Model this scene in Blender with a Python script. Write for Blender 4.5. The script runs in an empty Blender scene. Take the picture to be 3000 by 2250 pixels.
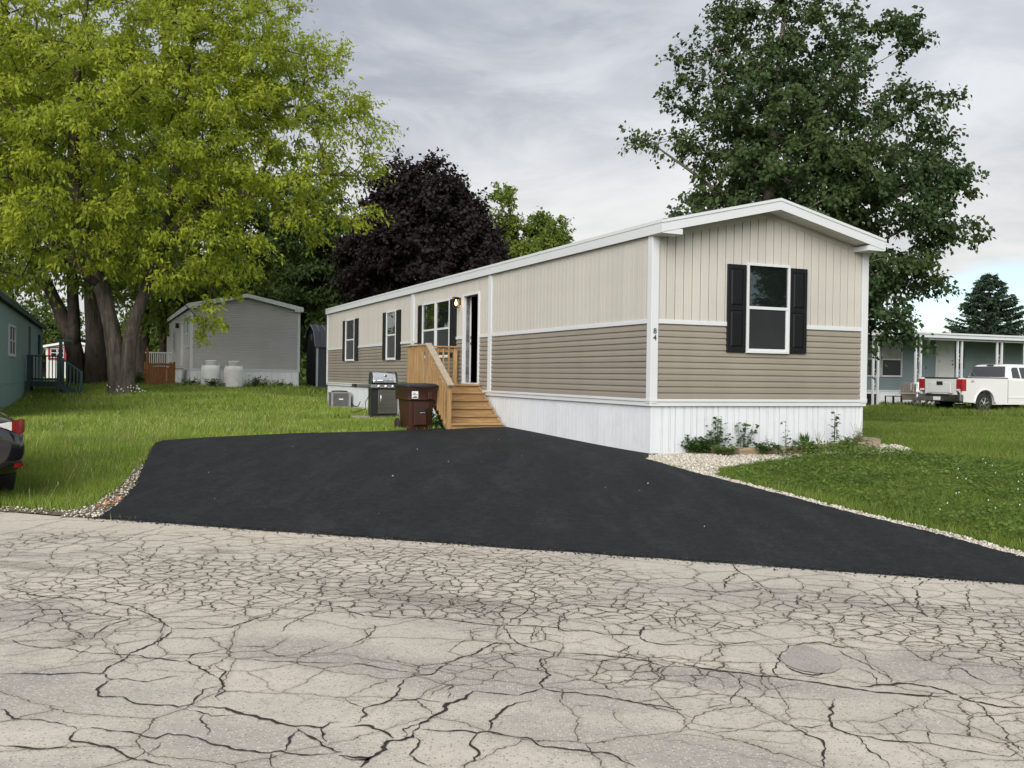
import bpy, bmesh, math, random
import numpy as np
from mathutils import Vector, Matrix, geometry

S = bpy.context.scene
C = S.collection
# ------------------------------------------------------------------ camera
cam = bpy.data.cameras.new('camera')
cam_ob = bpy.data.objects.new('camera', cam); C.objects.link(cam_ob)
PITCH, ROLL, YAW = -0.009, 0.0138, 0.4068      # YAW: heading of the home rows
cam.sensor_width = 36.0; cam.lens = 33.68; cam.clip_end = 6000; cam.clip_start = 0.05
_r = Vector((math.cos(ROLL), 0, math.sin(ROLL))); _u = Vector((-math.sin(ROLL), 0, math.cos(ROLL)))
_f = Vector((0, 1, 0)); _rp = Matrix.Rotation(PITCH, 3, 'X')
_r, _u, _f = _rp @ _r, _rp @ _u, _rp @ _f
_m = Matrix((( _r.x, _u.x, -_f.x, 0), (_r.y, _u.y, -_f.y, 0), (_r.z, _u.z, -_f.z, 1.2139), (0, 0, 0, 1)))
cam_ob.matrix_world = _m
S.camera = cam_ob
cy = S.cycles; cy.use_denoising = True; cy.denoiser = 'OPENIMAGEDENOISE'; cy.denoising_prefilter = 'ACCURATE'; cy.denoising_input_passes = 'RGB_ALBEDO_NORMAL'; cy.adaptive_threshold = .018; cy.max_bounces = 5; cy.diffuse_bounces = 2; cy.glossy_bounces = 3; cy.transmission_bounces = 2; cy.transparent_max_bounces = 4; cy.caustics_reflective = False; cy.caustics_refractive = False
# ------------------------------------------------------------------ sky, sun, exposure
TO_SUN = Vector((-0.24, -0.84, 0.52)).normalized()
W = bpy.data.worlds.new('World'); S.world = W; W.use_nodes = True
def build_world():
    nt = W.node_tree; N = nt.nodes; L = nt.links; N.clear()
    def n(t, **k):
        o = N.new(t)
        for a, b in k.items(): setattr(o, a, b)
        return o
    def mth(op, a, b=None, c=None):
        o = n('ShaderNodeMath', operation=op)
        for i, v in enumerate((a, b, c)):
            if v is None: continue
            if hasattr(v, 'is_linked'): L.new(v, o.inputs[i])
            else: o.inputs[i].default_value = v
        return o.outputs[0]
    def sstep(v, a, b):
        o = n('ShaderNodeMapRange', interpolation_type='SMOOTHSTEP')
        L.new(v, o.inputs[0]); o.inputs[1].default_value = a; o.inputs[2].default_value = b
        return o.outputs[0]
    def mix(f, a, b):
        o = n('ShaderNodeMix', data_type='RGBA')
        for i, v in ((0, f), (6, a), (7, b)):
            if hasattr(v, 'is_linked'): L.new(v, o.inputs[i])
            else: o.inputs[i].default_value = (*v, 1) if i else v
        return o.outputs[2]
    tc = n('ShaderNodeTexCoord'); sp = n('ShaderNodeSeparateXYZ'); L.new(tc.outputs['Generated'], sp.inputs[0])
    X, Y, Z = sp.outputs
    zc = mth('ADD', mth('MAXIMUM', Z, 0.0), 0.30)
    cb = n('ShaderNodeCombineXYZ'); L.new(mth('DIVIDE', X, zc), cb.inputs[0]); L.new(mth('DIVIDE', Y, zc), cb.inputs[1])
    def noise(sc, det, rough, dist, off, stretch=(1, 1, 1)):
        mp = n('ShaderNodeMapping'); mp.inputs['Location'].default_value = off; mp.inputs['Scale'].default_value = stretch
        mp.inputs['Rotation'].default_value = (0, 0, 0.35)
        L.new(cb.outputs[0], mp.inputs[0])
        t = n('ShaderNodeTexNoise'); t.inputs['Scale'].default_value = sc; t.inputs['Detail'].default_value = det
        t.inputs['Roughness'].default_value = rough; t.inputs['Distortion'].default_value = dist
        L.new(mp.outputs[0], t.inputs['Vector']); return t.outputs[0]
    big = sstep(noise(1.15, 4, .55, .25, (3.1, 1.7, 0), (1, 1.2, 1)), .34, .66)
    fine = sstep(noise(3.4, 8, .6, .45, (7.3, 2.2, 0), (.9, 1.25, 1)), .36, .66)
    f = mth('ADD', mth('MULTIPLY', big, .55), mth('MULTIPLY', fine, .45))
    cloud = mix(f, (.140, .151, .176), (.272, .283, .300))
    hz = mth('SUBTRACT', 1.0, sstep(Z, .03, .34))
    hz = mth('MULTIPLY', hz, mth('ADD', .48, mth('MULTIPLY', f, .45)))
    cloud = mix(hz, cloud, (.325, .32, .305))
    sky = n('ShaderNodeTexSky', sky_type='NISHITA'); sky.sun_disc = False
    sky.sun_elevation = math.asin(TO_SUN.z); sky.sun_rotation = math.atan2(TO_SUN.x, TO_SUN.y)
    sky.air_density = 1.0; sky.dust_density = .6; sky.ozone_density = 2.0
    sc = n('ShaderNodeVectorMath', operation='SCALE'); L.new(sky.outputs[0], sc.inputs[0]); sc.inputs[3].default_value = 0.052
    # the cloud deck ends low over the horizon towards +X
    edge = mth('MULTIPLY', sstep(X, .20, .46), .104)
    wob = mth('MULTIPLY', mth('SUBTRACT', noise(1.1, 4, .55, .2, (1.2, 8.8, 0)), .5), .05)
    ed = mth('SUBTRACT', mth('SUBTRACT', Z, edge), wob)
    cover = sstep(ed, -.012, .016)
    final = mix(cover, sc.outputs[0], cloud)
    bg = n('ShaderNodeBackground'); L.new(final, bg.inputs[0]); bg.inputs[1].default_value = 1.0
    out = n('ShaderNodeOutputWorld'); L.new(bg.outputs[0], out.inputs[0])
build_world()
sun = bpy.data.lights.new('sun', 'SUN'); sun.energy = 1.5; sun.angle = math.radians(48); sun.color = (1, .95, .87)
sun_ob = bpy.data.objects.new('sun', sun); C.objects.link(sun_ob)
sun_ob.rotation_euler = TO_SUN.to_track_quat('Z', 'Y').to_euler(); sun_ob.location = (-10, -30, 30)
S.view_settings.view_transform = 'Standard'; S.view_settings.look = 'None'
S.view_settings.exposure = 1.55; S.view_settings.gamma = 1.0; S.view_settings.use_curve_mapping = False

# ------------------------------------------------------------------ terrain height
def ss(a, b, x):
    t = np.clip((np.asarray(x, float) - a) / (b - a), 0, 1); return t * t * (3 - 2 * t)
def rd(x, y):                                   # metres past the road edge
    return .3013 * (np.asarray(x) + 5.4) + .9535 * (np.asarray(y) - 10.1)
def g(x, y):
    d = rd(x, y)
    return (-.30 + .30 * ss(0, 6.8, d) + .11 * ss(6.8, 12, d) * ss(-3, -.5, x) + .45 * ss(26, 42, y) * ss(-5, -11, x)
            - .10 * ss(18, 32, y) * ss(5, 10, x) + .17 * ss(34, 40, y) * ss(8, 12, x))
E1 = np.array([math.cos(YAW), math.sin(YAW)]); E2 = np.array([-math.sin(YAW), math.cos(YAW)])
def row_xy(ox, oy, a, b):                       # point in a home's own frame -> ground plane
    return (ox + E1[0] * a + E2[0] * b, oy + E1[1] * a + E2[1] * b)
def inside(px, py, poly):
    px = np.asarray(px); r = np.zeros(px.shape, bool); n = len(poly)
    for i in range(n):
        x1, y1 = poly[i]; x2, y2 = poly[(i + 1) % n]
        if y1 == y2: continue
        c = ((y1 > py) != (y2 > py)) & (px < (x2 - x1) * (py - y1) / (y2 - y1) + x1); r ^= c
    return r

# ------------------------------------------------------------------ mesh helpers
class MB:
    def __init__(s, T=None): s.v = []; s.f = []; s.T = T
    def add(s, vs, fs):
        o = len(s.v)
        for p in vs:
            p = tuple(p); s.v.append(s.T(p) if s.T else p)
        s.f += [tuple(i + o for i in q) for q in fs]; return s
    def box(s, x0, x1, y0, y1, z0, z1):
        return s.add([(x0, y0, z0), (x1, y0, z0), (x1, y1, z0), (x0, y1, z0), (x0, y0, z1), (x1, y0, z1), (x1, y1, z1), (x0, y1, z1)],
                     [(0, 3, 2, 1), (4, 5, 6, 7), (0, 1, 5, 4), (1, 2, 6, 5), (2, 3, 7, 6), (3, 0, 4, 7)])
    def beam(s, p0, p1, w, h, up=(0, 0, 1)):
        p0 = Vector(p0); p1 = Vector(p1); d = (p1 - p0).normalized(); sd = d.cross(Vector(up))
        if sd.length < 1e-4: sd = Vector((1, 0, 0))
        sd.normalize(); u = sd.cross(d); a = sd * w / 2; b = u * h / 2
        v = [p0 - a - b, p0 + a - b, p0 + a + b, p0 - a + b, p1 - a - b, p1 + a - b, p1 + a + b, p1 - a + b]
        return s.add(v, [(0, 1, 2, 3), (7, 6, 5, 4), (4, 5, 1, 0), (5, 6, 2, 1), (6, 7, 3, 2), (7, 4, 0, 3)])
    def prism(s, poly, axis, a, b):             # 2D polygon swept along an axis
        n = len(poly)
        def P(q, t): return {'x': (t, q[0], q[1]), 'y': (q[0], t, q[1]), 'z': (q[0], q[1], t)}[axis]
        vs = [P(q, a) for q in poly] + [P(q, b) for q in poly]
        return s.add(vs, [tuple(range(n))[::-1], tuple(range(n, 2 * n))] + [(i, (i + 1) % n, n + (i + 1) % n, n + i) for i in range(n)])
    def tube(s, pts, rad, n=8, cap=True, rough=0, seed=0):
        pts = [Vector(p) for p in pts]; k = len(pts); rad = rad if hasattr(rad, '__len__') else [rad] * k
        vs = []; ref = Vector((0, 0, 1)); rg = np.random.default_rng(seed); rdg = 1 + rough * (.6 * np.sin(np.arange(n) * 2.4 + 1) + rg.normal(size=n) * .7)
        for i, p in enumerate(pts):
            rk_ = rdg * (1 + rough * .35 * rg.normal(size=n)) if rough else None
            d = (pts[min(i + 1, k - 1)] - pts[max(i - 1, 0)]).normalized()
            if i == 0:
                a = d.cross(ref)
                if a.length < .2: a = d.cross(Vector((1, 0, 0)))
            else: a = a - d * a.dot(d)
            a.normalize(); b = d.cross(a)
            for j in range(n):
                t = 2 * math.pi * j / n; vs.append(p + (a * math.cos(t) + b * math.sin(t)) * rad[i] * (rk_[j] if rough else 1))
        fs = [(i * n + j, i * n + (j + 1) % n, (i + 1) * n + (j + 1) % n, (i + 1) * n + j) for i in range(k - 1) for j in range(n)]
        if cap: fs += [tuple(range(n)), tuple(range((k - 1) * n, k * n))[::-1]]
        return s.add(vs, fs)
    def lathe(s, prof, n=24, c=(0, 0, 0), axis='z'):
        vs = []
        for r, h in prof:
            for j in range(n):
                t = 2 * math.pi * j / n; a, b = r * math.cos(t), r * math.sin(t)
                q = {'z': (a, b, h), 'x': (h, a, b), 'y': (a, h, b)}[axis]; vs.append((c[0] + q[0], c[1] + q[1], c[2] + q[2]))
        k = len(prof)
        fs = [(i * n + j, i * n + (j + 1) % n, (i + 1) * n + (j + 1) % n, (i + 1) * n + j) for i in range(k - 1) for j in range(n)]
        return s.add(vs, fs + [tuple(range(n))[::-1], tuple(range((k - 1) * n, k * n))])
    def loft(s, rings, cap=True):
        n = len(rings[0]); vs = [p for r in rings for p in r]
        fs = [(i * n + j, i * n + (j + 1) % n, (i + 1) * n + (j + 1) % n, (i + 1) * n + j) for i in range(len(rings) - 1) for j in range(n)]
        if cap: fs += [tuple(range(n))[::-1], tuple(range((len(rings) - 1) * n, len(rings) * n))]
        return s.add(vs, fs)
    def mesh(s, name):
        me = bpy.data.meshes.new(name); me.from_pydata([tuple(p) for p in s.v], [], s.f); me.update()
        bm = bmesh.new(); bm.from_mesh(me); bmesh.ops.recalc_face_normals(bm, faces=bm.faces); bm.to_mesh(me); bm.free()
        return me
    def build(s, name, mat, parent=None, smooth=False, bevel=0, seg=2, sub=0, loc=None):
        me = s.mesh(name); return link(name, me, mat, parent, smooth, bevel, seg, sub, loc)
def link(name, me, mat, parent=None, smooth=False, bevel=0, seg=2, sub=0, loc=None):
    if mat and not me.materials: me.materials.append(mat)
    o = bpy.data.objects.new(name, me); C.objects.link(o); o.parent = parent
    if loc: o.location = loc
    if smooth: me.polygons.foreach_set('use_smooth', [True] * len(me.polygons))
    if sub:
        m = o.modifiers.new('sub', 'SUBSURF'); m.levels = m.render_levels = sub
    if bevel:
        m = o.modifiers.new('bevel', 'BEVEL'); m.width = bevel; m.segments = seg; m.limit_method = 'ANGLE'; m.angle_limit = math.radians(40)
        if not smooth:
            me.polygons.foreach_set('use_smooth', [True] * len(me.polygons)); m.harden_normals = True
    return o
def fast(name, V, F):
    V = np.ascontiguousarray(V, np.float32); F = np.ascontiguousarray(F, np.int32); m, k = F.shape
    me = bpy.data.meshes.new(name); me.vertices.add(len(V)); me.vertices.foreach_set('co', V.ravel())
    me.loops.add(m * k); me.loops.foreach_set('vertex_index', F.ravel())
    me.polygons.add(m); me.polygons.foreach_set('loop_start', np.arange(m, dtype=np.int32) * k); me.update(calc_edges=True)
    return me
def empty(name, x, y, z, rz=0.0):
    o = bpy.data.objects.new(name, None); C.objects.link(o); o.location = (x, y, z); o.rotation_euler = (0, 0, rz); o.empty_display_size = .3
    return o
def tag(o, label=None, cat=None, group=None, kind=None):
    for k, v in (('label', label), ('category', cat), ('group', group), ('kind', kind)):
        if v: o[k] = v
    return o
def text(name, body, size, mat, parent, M4, ext=.004):
    cu = bpy.data.curves.new(name, 'FONT'); cu.body = body; cu.size = size; cu.extrude = ext; cu.align_x = 'CENTER'; cu.align_y = 'CENTER'
    cu.offset = size * .012
    o = bpy.data.objects.new(name, cu); C.objects.link(o)
    me = bpy.data.meshes.new_from_object(o.evaluated_get(bpy.context.evaluated_depsgraph_get()))
    bpy.data.objects.remove(o); bpy.data.curves.remove(cu)
    me.transform(M4); return link(name, me, mat, parent)

# ------------------------------------------------------------------ materials
class NT:
    def __init__(s, name):
        s.m = bpy.data.materials.new(name); s.m.use_nodes = True; s.t = s.m.node_tree; s.t.nodes.clear()
        s.out = s.t.nodes.new('ShaderNodeOutputMaterial')
        s.tc = s.t.nodes.new('ShaderNodeTexCoord')
    def n(s, t, ins=None, **k):
        o = s.t.nodes.new(t)
        for a, b in k.items(): setattr(o, a, b)
        for a, v in (ins or {}).items(): s.put(o, a, v)
        return o
    def put(s, o, a, v):
        if hasattr(v, 'is_linked'): s.t.links.new(v, o.inputs[a])
        elif isinstance(v, (tuple, list)) and len(v) == 3 and o.inputs[a].type == 'RGBA': o.inputs[a].default_value = (*v, 1)
        else: o.inputs[a].default_value = v
    def noise(s, scale, det=4, rough=.55, dist=0, vec=None, stretch=None, w=None):
        vec = vec or s.tc.outputs['Object']
        if stretch: vec = s.n('ShaderNodeMapping', {0: vec, 'Scale': stretch}).outputs[0]
        return s.n('ShaderNodeTexNoise', {'Vector': vec, 'Scale': scale, 'Detail': det, 'Roughness': rough, 'Distortion': dist}).outputs[0]
    def mth(s, op, a, b=None, clamp=False):
        o = s.n('ShaderNodeMath', operation=op, use_clamp=clamp); s.put(o, 0, a)
        if b is not None: s.put(o, 1, b)
        return o.outputs[0]
    def step(s, v, a, b):
        return s.n('ShaderNodeMapRange', {0: v, 1: a, 2: b}, interpolation_type='SMOOTHSTEP').outputs[0]
    def mix(s, f, a, b, mode='MIX'):
        o = s.n('ShaderNodeMix', data_type='RGBA', blend_type=mode); s.put(o, 0, f); s.put(o, 6, a); s.put(o, 7, b); return o.outputs[2]
    def bump(s, h, strength=.3, dist=.01):
        return s.n('ShaderNodeBump', {'Height': h, 'Strength': strength, 'Distance': dist}).outputs[0]
    def pbr(s, col, rough=.6, metal=0, spec=.5, normal=None, **k):
        o = s.n('ShaderNodeBsdfPrincipled', {'Base Color': col, 'Roughness': rough, 'Metallic': metal, 'Specular IOR Level': spec})
        if normal is not None: s.put(o, 'Normal', normal)
        for a, v in k.items(): s.put(o, a.replace('_', ' '), v)
        return o.outputs[0]
    def end(s, sh): s.t.links.new(sh, s.out.inputs[0]); return s.m
def mul(c, k): return tuple(min(1, x * k) for x in c)
def mul_node(t, c, k): return t.mix(1.0, c, (k, k, k), 'MULTIPLY')
def paint(name, col, rough=.5, var=.12, scale=1.5, metal=0, spec=.5, bump=.0, bscale=60, dirt=.0, stretch=None, coat=0, objvar=0):
    t = NT(name)
    f = t.step(t.noise(scale, 5, .6, stretch=stretch), .3, .7)
    c = t.mix(f, mul(col, 1 - var), mul(col, 1 + var))
    if objvar:
        c = t.mix(t.mth('MULTIPLY', t.n('ShaderNodeObjectInfo').outputs['Random'], 1.0), mul_node(t, c, 1 - objvar), c)
    if dirt:
        d = t.mth('MULTIPLY', t.step(t.noise(scale * 2.7, 6, .7), .5, .75), dirt)
        c = t.mix(d, c, mul((.30, .27, .2), .6))
    nm = t.bump(t.noise(bscale, 3), bump, .004) if bump else None
    kw = {'Coat_Weight': coat, 'Coat_Roughness': .08} if coat else {}
    return t.end(t.pbr(c, rough, metal, spec, nm, **kw))
def wood(name, col, stretch=(14, 14, 1.2), dark=.55, rough=.75):
    t = NT(name)
    oi = t.n('ShaderNodeObjectInfo').outputs['Random']
    off = t.n('ShaderNodeVectorMath', {0: t.tc.outputs['Object'], 1: t.n('ShaderNodeCombineXYZ', {0: t.mth('MULTIPLY', oi, 37.), 1: t.mth('MULTIPLY', oi, 91.), 2: t.mth('MULTIPLY', oi, 17.)}).outputs[0]}, operation='ADD').outputs[0]
    gr = t.noise(1.6, 6, .65, 1.2, vec=off, stretch=stretch)
    kn = t.step(t.noise(3.2, 2, .5, .3, vec=off), .68, .78)
    c = t.mix(t.step(gr, .3, .7), mul(col, dark), mul(col, 1.15))
    c = t.mix(t.mth('MULTIPLY', kn, .6), c, mul(col, .35))
    c = t.mix(t.mth('MULTIPLY', oi, .45), c, mul(col, .72))
    return t.end(t.pbr(c, rough, 0, .3, t.bump(gr, .25, .004)))
def glass(name, tint=(.008, .011, .011), rough=.02, spec=.6):
    t = NT(name); nm = t.bump(t.noise(1.4, 2, .5), .035, .05)
    return t.end(t.pbr(tint, rough, 0, spec, nm, IOR=1.85))
def leaf(name, c1, c2, c3, trans=.35, vscale=.5):
    t = NT(name); geo = t.n('ShaderNodeNewGeometry')
    r = geo.outputs['Random Per Island']
    big = t.step(t.noise(vscale, 3, .6), .35, .65)
    c = t.mix(r, c1, c2); c = t.mix(t.mth('MULTIPLY', big, .65), c, c3)
    d = t.pbr(c, .6, 0, .10)
    tr = t.n('ShaderNodeBsdfTranslucent', {'Color': t.mix(.5, c, mul(c2, 1.5))}).outputs[0]
    o = t.n('ShaderNodeMixShader', {0: trans}); t.t.links.new(d, o.inputs[1]); t.t.links.new(tr, o.inputs[2])
    return t.end(o.outputs[0])
def bark(name, c1, c2, scale=3.0):
    t = NT(name); v = t.noise(scale, 8, .7, .6, stretch=(2.2, 2.2, .35)); l = t.noise(1.1, 4, .6)
    c = t.mix(t.step(v, .32, .68), c1, c2); c = t.mix(t.mth('MULTIPLY', t.step(l, .5, .75), .5), c, mul(c2, 1.5))
    return t.end(t.pbr(c, .9, 0, .2, t.bump(v, .9, .06)))
M = {}
M['white'] = paint('white_vinyl', (.62, .645, .68), .42, .03, .8)
M['skirt'] = paint('white_skirting', (.66, .69, .735), .45, .03, 1.2, dirt=.12, objvar=.05)
M['trim'] = paint('white_trim', (.60, .62, .645), .4, .02, 1)
M['tan_hi'] = paint('light_tan_vinyl', (.505, .485, .446), .5, .05, .9, bump=.10, bscale=14, objvar=.07)
M['tan_lo'] = paint('tan_vinyl', (.258, .230, .192), .5, .06, .9, bump=.12, bscale=14, objvar=.10, dirt=.05)
M['core'] = paint('dark_sheathing', (.09, .08, .07), .8, .1)
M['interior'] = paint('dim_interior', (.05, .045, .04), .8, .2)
M['black'] = paint('black_shutter', (.006, .006, .008), .42, .1, 6, bump=.05, spec=.3)
M['glass'] = glass('window_glass'); M['screen'] = paint('insect_screen', (.018, .020, .023), .30, .15, 2, spec=.5)
M['shingle'] = paint('grey_shingle', (.13, .125, .12), .9, .25, 9, bump=.5, bscale=40)
M['soffit'] = paint('soffit_vinyl', (.62, .61, .58), .5, .04, 1)
M['wood'] = wood('deck_lumber', (.40, .25, .115)); M['wood_x'] = wood('deck_lumber_level', (.40, .25, .115), (1.2, 14, 14)); M['wood_y'] = wood('deck_lumber_long', (.40, .265, .13), (14, 1.2, 14))
M['old_rail'] = wood('weathered_rail', (.42, .35, .27), (14, 1.2, 14))
M['steel'] = paint('stainless_steel', (.36, .35, .34), .3, .15, 2, metal=1, stretch=(1, 1, 20)); M['chrome'] = paint('bright_steel', (.8, .8, .8), .16, .05, metal=1)
M['black_metal'] = paint('black_enamel', (.014, .016, .016), .35, .2, 3); M['rubber'] = paint('tyre_rubber', (.018, .018, .018), .8, .2, 8)
M['bin'] = paint('brown_plastic', (.042, .016, .011), .42, .15, 3, bump=.1, bscale=90); M['lid'] = paint('black_plastic', (.018, .018, .02), .4, .2, 4, bump=.1, bscale=90)
M['ac'] = paint('grey_cabinet', (.22, .225, .23), .5, .08, 3); M['ac_dark'] = paint('dark_coil', (.05, .05, .052), .6, .3, 20)
M['concrete'] = paint('concrete_slab', (.30, .28, .24), .9, .2, 4, bump=.3)
M['plain_white'] = paint('white_sticker', (.8, .8, .8), .5, .02); M['dark_print'] = paint('dark_print', (.02, .03, .03), .6, .02); M['teal_print'] = paint('blue_green_print', (.12, .32, .36), .6, .02)
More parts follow.
